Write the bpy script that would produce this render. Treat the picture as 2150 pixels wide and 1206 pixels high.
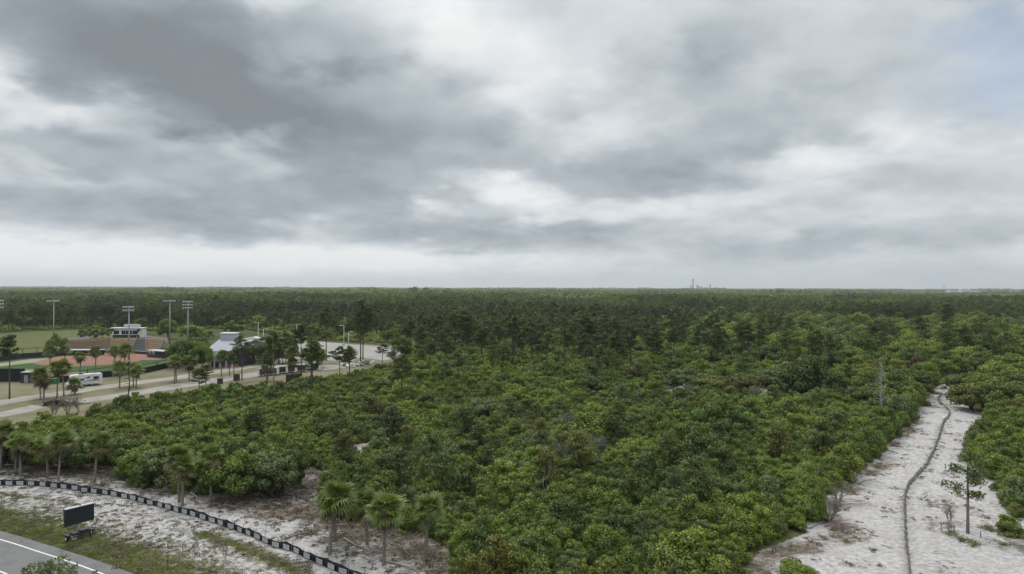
import bpy, math, random
import numpy as np
from mathutils import Matrix, Vector, Euler

for o in list(bpy.data.objects):
    bpy.data.objects.remove(o)
SC = bpy.context.scene
COL = SC.collection
R = random.Random(7)
NR = np.random.default_rng(11)
PI = math.pi

# ------------------------------------------------------------------ camera
CAM_H = 29.0
FPX = 1453.0                      # focal length in photo pixels (photo is 2150 x 1206)
ROLL = math.radians(0.16)
cam_data = bpy.data.cameras.new("drone_camera")
cam_data.sensor_width = 36.0
cam_data.lens = 36.0 * FPX / 2150.0
cam_data.clip_start = 0.5
cam_data.clip_end = 40000.0
cam = bpy.data.objects.new("drone_camera", cam_data)
COL.objects.link(cam)
CROT = Euler((PI / 2, 0, 0)).to_matrix() @ Matrix.Rotation(ROLL, 3, 'Z')
cam.matrix_world = Matrix.Translation((0, 0, CAM_H)) @ CROT.to_4x4()
SC.camera = cam

# ------------------------------------------------------------------ render / exposure
SC.view_settings.view_transform = 'Standard'
SC.view_settings.look = 'None'
SC.view_settings.exposure = 0.0
SC.view_settings.gamma = 1.0
SC.view_settings.use_curve_mapping = False
cy = SC.cycles
cy.max_bounces = 4
cy.diffuse_bounces = 3
cy.glossy_bounces = 1
cy.transmission_bounces = 2
cy.transparent_max_bounces = 4
cy.volume_bounces = 0
cy.use_adaptive_sampling = True
cy.adaptive_threshold = 0.012
cy.use_denoising = True
cy.caustics_reflective = False
cy.caustics_refractive = False
cy.sample_clamp_indirect = 4.0

SUN_ELEV = math.radians(52)
SUN_AZ = math.radians(-28)        # azimuth from +Y towards +X
SUN_STRENGTH = 1.5
SKY_GAIN = 1.0

# ------------------------------------------------------------------ sky
world = bpy.data.worlds.new("World")
SC.world = world
world.use_nodes = True


def build_sky():
    nt = world.node_tree
    nt.nodes.clear()
    N, L = nt.nodes.new, nt.links.new

    def val(sock, x):
        if hasattr(x, 'is_linked') or isinstance(x, bpy.types.NodeSocket):
            L(x, sock)
        else:
            sock.default_value = x

    def m(op, a, b=0.0, c=0.0, clamp=False):
        n = N('ShaderNodeMath'); n.operation = op; n.use_clamp = clamp
        val(n.inputs[0], a); val(n.inputs[1], b)
        if len(n.inputs) > 2:
            val(n.inputs[2], c)
        return n.outputs[0]

    def comb(x, y, z):
        n = N('ShaderNodeCombineXYZ')
        val(n.inputs[0], x); val(n.inputs[1], y); val(n.inputs[2], z)
        return n.outputs[0]

    def noise(vec, scale, detail=4.0, rough=0.5, dist=0.0):
        n = N('ShaderNodeTexNoise'); n.noise_dimensions = '3D'
        L(vec, n.inputs['Vector'])
        n.inputs['Scale'].default_value = scale
        n.inputs['Detail'].default_value = detail
        n.inputs['Roughness'].default_value = rough
        n.inputs['Distortion'].default_value = dist
        return n.outputs['Fac']

    tc = N('ShaderNodeTexCoord')
    sep = N('ShaderNodeSeparateXYZ'); L(tc.outputs['Generated'], sep.inputs[0])
    x, y, z = sep.outputs
    az = m('ARCTAN2', x, y)
    zc = m('MAXIMUM', z, 0.0)
    el = m('ARCSINE', z)
    # cloud-deck coordinates: features shrink towards the horizon like a real layer
    deck = m('ADD', zc, 0.30)
    px_ = m('DIVIDE', x, deck)
    py_ = m('DIVIDE', y, deck)
    P = comb(px_, py_, 0.0)
    n1 = noise(P, 4.6, 6.0, 0.52)
    n2 = noise(comb(px_, py_, 7.3), 4.8, 6.0, 0.52)
    n3 = noise(comb(px_, py_, 3.1), 6.0, 7.0, 0.52, 0.15)
    n4 = noise(comb(px_, py_, 5.7), 2.6, 3.0, 0.5)
    # warp the (azimuth, elevation) frame so that cloud edges become ragged
    fall = m('MULTIPLY', m('MINIMUM', m('MULTIPLY', zc, 6.0), 1.0), 1.0)
    wa = m('ADD', az, m('MULTIPLY', m('SUBTRACT', n1, 0.5), 0.22))
    we = m('ADD', el, m('MULTIPLY', m('MULTIPLY', m('SUBTRACT', n2, 0.5), 0.12), fall))
    W = comb(wa, we, 0.0)

    def ang(px, py):
        a = math.atan((px - 1075) / FPX)
        return a, math.atan((603 - py) / FPX * math.cos(a))

    def blob(px, py, rx, ry, rot=0.0):
        a, e = ang(px, py)
        mp = N('ShaderNodeMapping'); mp.vector_type = 'TEXTURE'
        L(W, mp.inputs['Vector'])
        mp.inputs['Location'].default_value = (a, e, 0)
        mp.inputs['Rotation'].default_value = (0, 0, math.radians(rot))
        mp.inputs['Scale'].default_value = (rx / FPX, ry / FPX, 1)
        g = N('ShaderNodeTexGradient'); g.gradient_type = 'SPHERICAL'
        L(mp.outputs[0], g.inputs[0])
        f = g.outputs['Fac']
        return m('MULTIPLY', m('MULTIPLY', f, f), m('SUBTRACT', 3.0, m('MULTIPLY', f, 2.0)))

    B = m('ADD', 0.66, m('MULTIPLY', m('SUBTRACT', n3, 0.5), 0.46))
    B = m('ADD', B, m('MULTIPLY', m('SUBTRACT', n4, 0.5), 0.16))
    # lumpy bases: rounded cells with darker undersides
    vo = N('ShaderNodeTexVoronoi'); vo.feature = 'SMOOTH_F1'; vo.inputs['Smoothness'].default_value = 0.9
    wv = N('ShaderNodeVectorMath'); wv.operation = 'MULTIPLY_ADD'
    L(comb(n1, n2, 0.0), wv.inputs[0]); wv.inputs[1].default_value = (0.9, 0.9, 0); L(P, wv.inputs[2])
    L(wv.outputs[0], vo.inputs['Vector']); vo.inputs['Scale'].default_value = 3.2
    B = m('ADD', B, m('MULTIPLY', m('SUBTRACT', vo.outputs['Distance'], 0.42), 0.28))
    for (px, py, rx, ry, rot, w) in CLOUDS:
        B = m('MULTIPLY_ADD', blob(px, py, rx, ry, rot), w, B)
    # clean pale strip just above the horizon
    hz = m('SUBTRACT', 1.0, m('MULTIPLY', zc, 22.0), clamp=True)
    hl = m('ADD', 0.71, m('MULTIPLY', az, -0.26))
    hl = m('MAXIMUM', m('MINIMUM', hl, 0.88), 0.54)
    Bm = N('ShaderNodeMix'); Bm.data_type = 'FLOAT'
    L(m('MULTIPLY', hz, 0.85), Bm.inputs[0]); L(B, Bm.inputs[2]); L(hl, Bm.inputs[3])
    ramp = N('ShaderNodeValToRGB')
    L(Bm.outputs[0], ramp.inputs[0])
    cr = ramp.color_ramp
    cr.interpolation = 'EASE' if False else 'LINEAR'
    stops = [(0.0, (0.235, 0.266, 0.292)), (0.22, (0.312, 0.351, 0.388)), (0.5, (0.470, 0.519, 0.556)),
             (0.75, (0.665, 0.705, 0.735)), (1.0, (0.86, 0.875, 0.875))]
    while len(cr.elements) < len(stops):
        cr.elements.new(0.5)
    for e, (p, c) in zip(cr.elements, stops):
        e.position = p; e.color = (*c, 1)
    # an overcast sky is brighter overhead than at the horizon
    lift = m('ADD', 1.0, m('MULTIPLY', m('MAXIMUM', m('SUBTRACT', z, 0.34), 0.0), 2.3))
    cl = N('ShaderNodeVectorMath'); cl.operation = 'SCALE'
    L(ramp.outputs[0], cl.inputs[0]); L(m('MULTIPLY', lift, SKY_GAIN), cl.inputs[3])
    # clear sky behind the deck
    st = N('ShaderNodeTexSky'); st.sky_type = 'NISHITA'; st.sun_disc = False
    st.sun_elevation = SUN_ELEV; st.sun_rotation = SUN_AZ
    st.air_density = 1.0; st.dust_density = 1.0
    ss = N('ShaderNodeVectorMath'); ss.operation = 'SCALE'
    L(st.outputs[0], ss.inputs[0]); ss.inputs[3].default_value = 0.12
    gap = m('ADD', m('MULTIPLY', blob(2065, 70, 170, 75, 0), 1.0), m('MULTIPLY', blob(2110, 165, 190, 80, 0), 1.0))
    gap = m('MULTIPLY', m('MINIMUM', gap, 1.0), 0.48)
    mx = N('ShaderNodeMix'); mx.data_type = 'RGBA'
    L(gap, mx.inputs[0]); L(cl.outputs[0], mx.inputs[6]); L(ss.outputs[0], mx.inputs[7])
    bg = N('ShaderNodeBackground'); L(mx.outputs[2], bg.inputs[0]); bg.inputs[1].default_value = 1.0
    out = N('ShaderNodeOutputWorld'); L(bg.outputs[0], out.inputs[0])


# cloud masses: photo position of the direction they lie in, radii, tilt, brightness change
CLOUDS = [
    (330, 140, 760, 250, -6, -0.48), (330, 70, 460, 160, 0, -0.24), (520, 225, 330, 120, 0, -0.36), (800, 290, 380, 190, 0, -0.20),
    (680, 360, 420, 100, 0, -0.18), (70, 325, 330, 62, 0, -0.24), (330, 440, 660, 85, 0, -0.34),
    (830, 430, 330, 75, 0, -0.16), (480, 500, 190, 30, 0, -0.20), (1090, 494, 560, 50, 0, -0.34),
    (1580, 275, 320, 110, 18, -0.30), (1280, 362, 240, 100, 0, -0.26), (1480, 385, 280, 75, 12, -0.22),
    (1440, 150, 260, 120, 0, -0.18), (1900, 400, 320, 60, 8, -0.14), (1780, 505, 640, 44, 3, -0.24),
    (1220, 220, 130, 75, 0, -0.16), (1880, 230, 260, 90, 0, -0.10), (1010, 320, 220, 120, 0, -0.14), (1700, 70, 560, 200, 0, -0.07),
    (950, 40, 270, 190, -25, 0.34), (1130, 120, 250, 160, -20, 0.20), (0, 195, 270, 70, -8, 0.40),
    (190, 245, 240, 60, -8, 0.10), (1065, 405, 170, 56, -10, 0.40), (905, 432, 80, 32, 0, 0.30),
    (530, 322, 140, 60, 0, 0.30), (100, 368, 260, 34, -4, 0.20), (640, 480, 200, 26, 0, 0.16), (250, 548, 900, 80, 0, 0.46), (900, 552, 600, 46, 0, 0.28),
    (1250, 295, 190, 70, 0, 0.14), (1740, 335, 300, 70, 8, 0.22), (1340, 437, 440, 38, 4, 0.26),
    (1990, 330, 240, 60, 0, 0.10), (1800, 432, 320, 52, 8, 0.16), (520, 2, 170, 40, 0, 0.30),
]
build_sky()

sun_data = bpy.data.lights.new("sun", 'SUN')
sun_data.energy = SUN_STRENGTH
sun_data.angle = math.radians(14)
sun_data.color = (1.0, 0.96, 0.90)
sun = bpy.data.objects.new("sun", sun_data)
COL.objects.link(sun)
_d = Vector((math.sin(SUN_AZ) * math.cos(SUN_ELEV), math.cos(SUN_AZ) * math.cos(SUN_ELEV), math.sin(SUN_ELEV)))
sun.rotation_euler = _d.to_track_quat('Z', 'Y').to_euler()
sun.location = _d * 300


# ------------------------------------------------------------------ placing helpers
def at(px, py, z=0.0):
    """ground point (at height z) that lies in the direction of photo pixel px, py"""
    d = CROT @ Vector(((px - 1075) / FPX, (603 - py) / FPX, -1.0))
    t = (z - CAM_H) / d.z
    return Vector((d.x * t, d.y * t, z))


def atd(px, y):
    """ground point in photo column px at distance y along the view axis"""
    return Vector(((px - 1075) / FPX * y, y, 0.0))


def zat(px, py, y):
    """height of the point at distance y that lies in the direction of photo pixel px, py"""
    d = CROT @ Vector(((px - 1075) / FPX, (603 - py) / FPX, -1.0))
    return CAM_H + d.z * y / d.y


def column(x, y):
    return 1075 + FPX * x / y


def inside(poly, x, y):
    """vectorised point-in-polygon, poly in metres"""
    x = np.asarray(x, float); y = np.asarray(y, float)
    r = np.zeros(x.shape, bool)
    n = len(poly)
    for i in range(n):
        x1, y1 = poly[i]; x2, y2 = poly[(i + 1) % n]
        if y1 == y2:
            continue
        c = ((y1 > y) != (y2 > y)) & (x < (x2 - x1) * (y - y1) / (y2 - y1) + x1)
        r ^= c
    return r


def gpoly(pts):
    return [tuple(at(*p)[:2]) for p in pts]


def line_dist(pts, x, y):
    """distance and signed side of points to a polyline in metres"""
    x = np.asarray(x, float); y = np.asarray(y, float)
    best = np.full(x.shape, 1e9); side = np.zeros(x.shape)
    for (x1, y1), (x2, y2) in zip(pts[:-1], pts[1:]):
        dx, dy = x2 - x1, y2 - y1
        t = np.clip(((x - x1) * dx + (y - y1) * dy) / (dx * dx + dy * dy + 1e-9), 0, 1)
        ex, ey = x - (x1 + t * dx), y - (y1 + t * dy)
        d = np.hypot(ex, ey)
        s = np.sign(dx * (y - y1) - dy * (x - x1))
        k = d < best
        best = np.where(k, d, best); side = np.where(k, s, side)
    return best, side


# ------------------------------------------------------------------ materials
MATS = {}


class Mat:
    """tiny node-tree builder"""

    def __init__(self, name, rough=0.8, spec=0.2):
        self.m = bpy.data.materials.new(name)
        self.m.use_nodes = True
        self.nt = self.m.node_tree
        self.b = self.nt.nodes['Principled BSDF']
        self.out = self.nt.nodes['Material Output']
        self.b.inputs['Roughness'].default_value = rough
        self.b.inputs['Specular IOR Level'].default_value = spec
        MATS[name] = self.m

    def n(self, t, **kw):
        nd = self.nt.nodes.new(t)
        for k, v in kw.items():
            setattr(nd, k, v)
        return nd

    def link(self, a, b):
        self.nt.links.new(a, b)

    def pos(self):
        return self.n('ShaderNodeNewGeometry').outputs['Position']

    def noise(self, scale, detail=4, rough=0.55, vec=None, stretch=None):
        t = self.n('ShaderNodeTexNoise')
        v = vec if vec is not None else self.pos()
        if stretch:
            mp = self.n('ShaderNodeMapping')
            mp.inputs['Scale'].default_value = stretch
            self.link(v, mp.inputs[0]); v = mp.outputs[0]
        self.link(v, t.inputs['Vector'])
        t.inputs['Scale'].default_value = scale
        t.inputs['Detail'].default_value = detail
        t.inputs['Roughness'].default_value = rough
        return t.outputs['Fac']

    def math(self, op, a, b=0.0, clamp=False):
        nd = self.n('ShaderNodeMath', operation=op, use_clamp=clamp)
        for s, v in ((nd.inputs[0], a), (nd.inputs[1], b)):
            if isinstance(v, bpy.types.NodeSocket):
                self.link(v, s)
            else:
                s.default_value = v
        return nd.outputs[0]

    def mix(self, f, a, b):
        nd = self.n('ShaderNodeMix', data_type='RGBA')
        for s, v in ((nd.inputs[0], f), (nd.inputs[6], a), (nd.inputs[7], b)):
            if isinstance(v, bpy.types.NodeSocket):
                self.link(v, s)
            elif isinstance(v, (int, float)):
                s.default_value = v
            else:
                s.default_value = (*v, 1)
        return nd.outputs[2]

    def step(self, v, lo, hi):
        nd = self.n('ShaderNodeMapRange', interpolation_type='SMOOTHSTEP')
        self.link(v, nd.inputs[0])
        nd.inputs[1].default_value = lo; nd.inputs[2].default_value = hi
        return nd.outputs[0]

    def attr(self, name):
        nd = self.n('ShaderNodeAttribute'); nd.attribute_name = name
        return nd.outputs['Fac']

    def rnd(self):
        return self.n('ShaderNodeObjectInfo').outputs['Random']

    def color(self, c):
        s = self.b.inputs['Base Color']
        if isinstance(c, bpy.types.NodeSocket):
            self.link(c, s)
        else:
            s.default_value = (*c, 1)
        return self

    def bump(self, h, strength=0.5, dist=0.1):
        nd = self.n('ShaderNodeBump')
        nd.inputs['Strength'].default_value = strength
        nd.inputs['Distance'].default_value = dist
        self.link(h, nd.inputs['Height'])
        self.link(nd.outputs[0], self.b.inputs['Normal'])
        return self


def plain(name, c, rough=0.7, spec=0.25, var=0.18, scale=1.5, metal=0.0):
    m = Mat(name, rough, spec)
    f = m.noise(scale, 4, 0.6)
    dark = tuple(x * (1 - var) for x in c); lite = tuple(min(1, x * (1 + var)) for x in c)
    m.color(m.mix(m.step(f, 0.3, 0.7), dark, lite))
    m.b.inputs['Metallic'].default_value = metal
    return m.m


def leaf_mat(name, a, b, c, rough=0.6, trans=0.32, patch_scale=0.05, patch_amp=0.45):
    """foliage: tone varies from leaf spray to leaf spray, plant to plant and in patches of ground"""
    m = Mat(name, rough, 0.15)
    t = m.attr('tone')
    col = m.mix(t, a, b)
    col = m.mix(m.math('MULTIPLY', m.step(m.rnd(), 0.35, 1.0), 0.75), col, c)
    patch = m.step(m.noise(patch_scale, 3, 0.55), 0.35, 0.65)
    g = m.math('ADD', 1.0 - patch_amp / 2, m.math('MULTIPLY', patch, patch_amp))
    vm = m.n('ShaderNodeVectorMath', operation='SCALE')
    m.link(col, vm.inputs[0]); m.link(g, vm.inputs[3])
    d = m.n('ShaderNodeBsdfDiffuse'); m.link(vm.outputs[0], d.inputs[0])
    tr = m.n('ShaderNodeBsdfTranslucent'); m.link(vm.outputs[0], tr.inputs[0])
    mx = m.n('ShaderNodeMixShader'); mx.inputs[0].default_value = trans
    m.link(d.outputs[0], mx.inputs[1]); m.link(tr.outputs[0], mx.inputs[2])
    gl = m.n('ShaderNodeBsdfGlossy'); gl.inputs['Roughness'].default_value = 0.45
    gl.inputs[0].default_value = (0.9, 0.95, 1, 1)
    m2 = m.n('ShaderNodeMixShader'); m2.inputs[0].default_value = 0.03
    m.link(mx.outputs[0], m2.inputs[1]); m.link(gl.outputs[0], m2.inputs[2])
    m.link(m2.outputs[0], m.out.inputs[0])
    m.nt.nodes.remove(m.b)
    return m.m


# ------------------------------------------------------------------ mesh helpers
def mesh_np(name, verts, faces, mats=(), normals=None, attrs=None, mat_index=None, smooth=True):
    me = bpy.data.meshes.new(name)
    verts = np.asarray(verts, np.float32)
    me.from_pydata(verts.tolist(), [], faces if isinstance(faces, list) else faces.tolist())
    for m in mats:
        me.materials.append(m)
    if mat_index is not None:
        me.polygons.foreach_set('material_index', np.asarray(mat_index, np.int32))
    if attrs:
        for k, v in attrs.items():
            at_ = me.attributes.new(k, 'FLOAT', 'POINT')
            at_.data.foreach_set('value', np.asarray(v, np.float32))
    if smooth:
        me.polygons.foreach_set('use_smooth', np.ones(len(me.polygons), bool))
    me.update()
    if normals is not None:
        me.normals_split_custom_set_from_vertices(np.asarray(normals, np.float32).tolist())
    return me


class MB:
    """collects boxes, bars and tubes; becomes one mesh"""

    def __init__(self):
        self.v = []; self.f = []

    def add(self, vs, fs):
        o = len(self.v)
        self.v += [tuple(p) for p in vs]
        self.f += [tuple(i + o for i in f) for f in fs]
        return self

    def box(self, c, s, rz=0.0, M=None):
        hx, hy, hz = s[0] / 2, s[1] / 2, s[2] / 2
        ps = [Vector((a * hx, b * hy, d * hz)) for d in (-1, 1) for b in (-1, 1) for a in (-1, 1)]
        Rm = M if M is not None else Matrix.Rotation(rz, 3, 'Z')
        ps = [Rm @ p + Vector(c) for p in ps]
        return self.add(ps, [(0, 2, 3, 1), (4, 5, 7, 6), (0, 1, 5, 4), (1, 3, 7, 5), (3, 2, 6, 7), (2, 0, 4, 6)])

    def prism(self, poly, y0, y1):
        """polygon in x,z extruded along y"""
        n = len(poly)
        vs = [(x, y0, z) for x, z in poly] + [(x, y1, z) for x, z in poly]
        fs = [tuple(range(n)), tuple(range(2 * n - 1, n - 1, -1))]
        fs += [(i, i + n, (i + 1) % n + n, (i + 1) % n) for i in range(n)]
        return self.add(vs, fs)

    def tube(self, pts, rad, sides=6, cap=True):
        pts = [Vector(p) for p in pts]
        n = len(pts)
        rad = rad if isinstance(rad, (list, tuple, np.ndarray)) else [rad] * n
        vs = []
        for i, p in enumerate(pts):
            t = (pts[min(i + 1, n - 1)] - pts[max(i - 1, 0)])
            t = t.normalized() if t.length > 1e-6 else Vector((0, 0, 1))
            u = t.cross(Vector((0.31, 0.95, 0.05)))
            if u.length < 1e-3:
                u = t.cross(Vector((1, 0, 0)))
            u.normalize(); w = t.cross(u)
            for k in range(sides):
                a = 2 * PI * k / sides
                vs.append(p + (u * math.cos(a) + w * math.sin(a)) * rad[i])
        fs = []
        for i in range(n - 1):
            for k in range(sides):
                k2 = (k + 1) % sides
                fs.append((i * sides + k, i * sides + k2, (i + 1) * sides + k2, (i + 1) * sides + k))
        if cap:
            fs.append(tuple(range(sides - 1, -1, -1)))
            fs.append(tuple((n - 1) * sides + k for k in range(sides)))
        return self.add(vs, fs)

    def mesh(self, name, mat, smooth=False):
        return mesh_np(name, self.v, self.f, [mat], smooth=smooth)

    def build(self, name, mat, parent=None, smooth=False, bevel=0.0):
        o = link(name, self.mesh(name, mat, smooth), parent)
        if bevel:
            b = o.modifiers.new("bevel", 'BEVEL'); b.width = bevel; b.segments = 2; b.limit_method = 'ANGLE'
        return o


def link(name, me, parent=None, loc=None, rz=0.0, sc=None):
    o = bpy.data.objects.new(name, me)
    COL.objects.link(o)
    if parent is not None:
        o.parent = parent
    if loc is not None:
        o.location = loc
    if rz:
        o.rotation_euler = (0, 0, rz)
    if sc is not None:
        o.scale = sc if hasattr(sc, '__len__') else (sc, sc, sc)
    return o


def tag(o, label, cat, group=None):
    o['label'] = label; o['category'] = cat
    if group:
        o['group'] = group
    return o


def thing(name, label, cat, loc=(0, 0, 0), rz=0.0, group=None, sc=None):
    return tag(link(name, None, None, loc, rz, sc), label, cat, group)


def kind(o, k):
    o['kind'] = k
    return o

# ================================================================== SETTING: GROUND
def sheet(name, pts, z, mat, jag=0.5, step=2.0, world=False):
    """flat sheet from a photo-traced outline, its edge made uneven"""
    P = pts if world else gpoly(pts)
    out = []
    rr = random.Random(len(name) * 31 + len(P))
    for (x1, y1), (x2, y2) in zip(P, P[1:] + P[:1]):
        L_ = math.hypot(x2 - x1, y2 - y1)
        k = max(1, min(60, int(L_ / step)))
        for i in range(k):
            t = i / k
            out.append((x1 + (x2 - x1) * t + rr.uniform(-jag, jag), y1 + (y2 - y1) * t + rr.uniform(-jag, jag), z))
    me = mesh_np(name, out, [tuple(range(len(out)))], [mat], smooth=False)
    if me.polygons[0].normal.z < 0:
        me.flip_normals()
    return kind(link(name, me), 'structure')


def ribbon(pts, w0, w1=None):
    """polyline in photo pixels -> ground band of given widths (metres)"""
    c = [at(*p) for p in pts]
    L_, R_ = [], []
    n = len(c)
    for i in range(n):
        t = (c[min(i + 1, n - 1)] - c[max(i - 1, 0)]).normalized()
        s = Vector((-t.y, t.x, 0))
        w = w0 if w1 is None else w0 + (w1 - w0) * i / (n - 1)
        L_.append(tuple((c[i] + s * w / 2)[:2])); R_.append(tuple((c[i] - s * w / 2)[:2]))
    return L_ + R_[::-1]


def smooth_line(pts, sub=6):
    """Catmull-Rom through points"""
    P = [Vector((p[0], p[1], 0)) for p in pts]
    P = [P[0] * 2 - P[1]] + P + [P[-1] * 2 - P[-2]]
    out = []
    for i in range(1, len(P) - 2):
        p0, p1, p2, p3 = P[i - 1:i + 3]
        for k in range(sub):
            t = k / sub
            out.append(0.5 * ((2 * p1) + (p2 - p0) * t + (2 * p0 - 5 * p1 + 4 * p2 - p3) * t * t + (3 * p1 - p0 - 3 * p2 + p3) * t ** 3))
    out.append(P[-2])
    return [(p.x, p.y) for p in out]


# --- forest floor: one sheet to the horizon
g = Mat("forest_floor", 0.95, 0.05)
f1 = g.noise(0.045, 5, 0.6); f2 = g.noise(0.9, 5, 0.65)
c = g.mix(g.step(f1, 0.36, 0.66), (0.052, 0.066, 0.024), (0.095, 0.10, 0.036))
c = g.mix(g.step(f2, 0.45, 0.8), c, (0.10, 0.085, 0.055))
g.color(c); g.bump(f2, 0.8, 0.3)
kind(link("ground", mesh_np("ground", [(-16000, -60, 0), (16000, -60, 0), (16000, 13000, 0), (-16000, 13000, 0)],
                            [(0, 1, 2, 3)], [g.m], smooth=False)), 'structure')

# --- white quartz sand with litter and grass, used by the two cleared strips
def sand_material(name, pinkish):
    s = Mat(name, 0.92, 0.1)
    gr = s.attr('grass'); li = s.attr('litter')
    n_big = s.noise(0.32, 5, 0.62)
    n_mid = s.noise(1.7, 6, 0.7)
    n_fin = s.noise(7.0, 5, 0.7)
    n_str = s.noise(0.8, 6, 0.7, stretch=(0.6, 1.5, 1.0))
    base = s.mix(s.step(n_mid, 0.3, 0.72), (0.31, 0.290, 0.275), (0.555, 0.535, 0.52))
    base = s.mix(s.math('MULTIPLY', s.step(n_big, 0.45, 0.72), 0.45), base, (0.36, 0.31, 0.29) if pinkish else (0.40, 0.37, 0.34))
    # dark crumbs: leaves, bark, needles
    lm = s.math('ADD', s.math('MULTIPLY', li, 0.62), s.math('ADD', s.math('MULTIPLY', n_str, 0.5), s.math('MULTIPLY', n_fin, 0.35)))
    lm = s.step(lm, 0.62, 0.80)
    lc = s.mix(s.step(n_mid, 0.35, 0.65), (0.105, 0.082, 0.062), (0.20, 0.16, 0.125))
    col = s.mix(lm, base, lc)
    gm = s.math('ADD', gr, s.math('ADD', s.math('MULTIPLY', s.math('SUBTRACT', n_mid, 0.5), 1.1),
                                  s.math('MULTIPLY', s.math('SUBTRACT', n_big, 0.5), 1.5)))
    gm = s.step(gm, 0.36, 0.62)
    gc = s.mix(s.step(n_fin, 0.3, 0.7), (0.075, 0.095, 0.028), (0.135, 0.135, 0.055))
    gc = s.mix(s.math('MULTIPLY', s.step(n_big, 0.4, 0.7), 0.5), gc, (0.16, 0.14, 0.085))
    s.color(s.mix(gm, col, gc))
    h = s.math('ADD', s.math('MULTIPLY', n_mid, 0.6), s.math('ADD', s.math('MULTIPLY', n_fin, 0.4), s.math('MULTIPLY', n_str, 0.2)))
    s.bump(h, 0.9, 0.22)
    return s.m


def noise2(x, y, seed, scale):
    """cheap smooth value noise on a lattice"""
    rg = np.random.default_rng(seed)
    T = rg.random((64, 64))
    u = (np.asarray(x) / scale) % 64; v = (np.asarray(y) / scale) % 64
    i = np.floor(u).astype(int); j = np.floor(v).astype(int)
    fu = u - i; fv = v - j
    fu = fu * fu * (3 - 2 * fu); fv = fv * fv * (3 - 2 * fv)
    i %= 64; j %= 64
    i2 = (i + 1) % 64; j2 = (j + 1) % 64
    return (T[i, j] * (1 - fu) + T[i2, j] * fu) * (1 - fv) + (T[i, j2] * (1 - fu) + T[i2, j2] * fu) * fv


def relief(x, y):
    return (noise2(x, y, 3, 3.7) - 0.5) * 0.24 + (noise2(x, y, 4, 1.3) - 0.5) * 0.08


def grid_sheet(name, poly, step, fields, mat, z0=0.16):
    xs = [p[0] for p in poly]; ys = [p[1] for p in poly]
    gx = np.arange(min(xs), max(xs) + step, step); gy = np.arange(min(ys), max(ys) + step, step)
    X, Y = np.meshgrid(gx, gy)
    ok = inside(poly, X, Y)
    nx, ny = len(gx), len(gy)
    idx = -np.ones((ny, nx), int)
    use = np.zeros((ny, nx), bool)
    cell = ok[:-1, :-1] | ok[1:, :-1] | ok[:-1, 1:] | ok[1:, 1:]
    for a in (0, 1):
        for b in (0, 1):
            use[a:ny - 1 + a, b:nx - 1 + b] |= cell
    idx[use] = np.arange(use.sum())
    jj, ii = np.nonzero(cell)
    F = np.stack([idx[jj, ii], idx[jj, ii + 1], idx[jj + 1, ii + 1], idx[jj + 1, ii]], 1)
    x = X[use]; y = Y[use]
    z = z0 + relief(x, y)
    at_ = fields(x, y)
    return kind(link(name, mesh_np(name, np.stack([x, y, z], 1), F, [mat], attrs=at_)), 'structure')


SILT_L = [(-90, 1009), (0, 1020), (65, 1023), (120, 1028), (180, 1036), (250, 1047), (330, 1065), (385, 1080), (430, 1094),
          (470, 1107), (500, 1117), (560, 1145), (605, 1160), (650, 1181), (700, 1200), (765, 1224), (900, 1275)]
FENCE_L = smooth_line([tuple(at(*p)[:2]) for p in SILT_L], 5)
ROAD_EDGE = smooth_line([tuple(at(*p, 0.3)[:2]) for p in [(-160, 1078), (0, 1117), (90, 1144), (180, 1172), (275, 1206), (420, 1262)]], 5)

VERGE = gpoly([(-110, 985), (-110, 1085), (0, 1121), (90, 1148), (180, 1176), (275, 1210), (440, 1268), (1010, 1285), (1010, 1140),
               (900, 1085), (760, 1050), (700, 1010), (640, 975), (600, 1000), (500, 1010), (330, 985), (250, 960), (0, 950)])


def verge_fields(x, y):
    dr, sr = line_dist(ROAD_EDGE, x, y)
    df, sf = line_dist(FENCE_L, x, y)
    front = sf < 0                       # road side of the fence
    tot = dr + df
    t = np.where(front, dr / np.maximum(tot, 1e-3), 1.0)
    grass = np.where(front, np.clip(1.15 - t * 1.75, -0.4, 1.0), -0.6)
    # an olive streak runs along the middle of the sand further right
    streak, _ = line_dist([tuple(at(*p)[:2]) for p in [(425, 1124), (500, 1150), (570, 1180), (640, 1212), (760, 1262)]], x, y)
    grass = np.where(front, np.maximum(grass, 0.78 - streak * 0.42), grass)
    mid, _ = line_dist([tuple(at(*p)[:2]) for p in [(0, 1040), (60, 1045), (130, 1058), (190, 1068)]], x, y)
    grass = np.where(front, np.maximum(grass, 0.45 - mid * 0.35), grass)
    litter = np.where(front, 0.34, np.clip(0.14 + df * 0.065, 0, 0.60) + 0.3 * (noise2(x, y, 13, 3.0) - 0.5))
    return {'grass': grass, 'litter': litter}


grid_sheet("sandy_verge", VERGE, 0.3, verge_fields, sand_material("verge_sand", False), 0.14)

PATH = gpoly([(1500, 1290), (1560, 1206), (1600, 1160), (1700, 1120), (1640, 1060), (1740, 1010), (1830, 950), (1860, 900), (1900, 850),
              (1945, 822), (1985, 808), (2030, 815), (2020, 850), (2060, 870), (2070, 900), (2060, 950), (2110, 1000), (2190, 1080), (2260, 1140), (2300, 1290)])
PATH_L = [tuple(at(*p)[:2]) for p in [(1540, 1250), (1640, 1165), (1760, 1130), (1740, 1075), (1810, 1010), (1880, 950), (1910, 900), (1930, 860), (1965, 815)]]
SILT_R = [(1925, 1260), (1915, 1206), (1908, 1150), (1905, 1090), (1904, 1055), (1909, 1030), (1925, 1008), (1945, 985), (1962, 955), (1975, 920), (1985, 890),
          (1996, 875), (1994, 865), (1982, 853), (1974, 845), (1975, 836), (1980, 829)]
FENCE_R = [tuple(at(*p)[:2]) for p in SILT_R]


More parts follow.
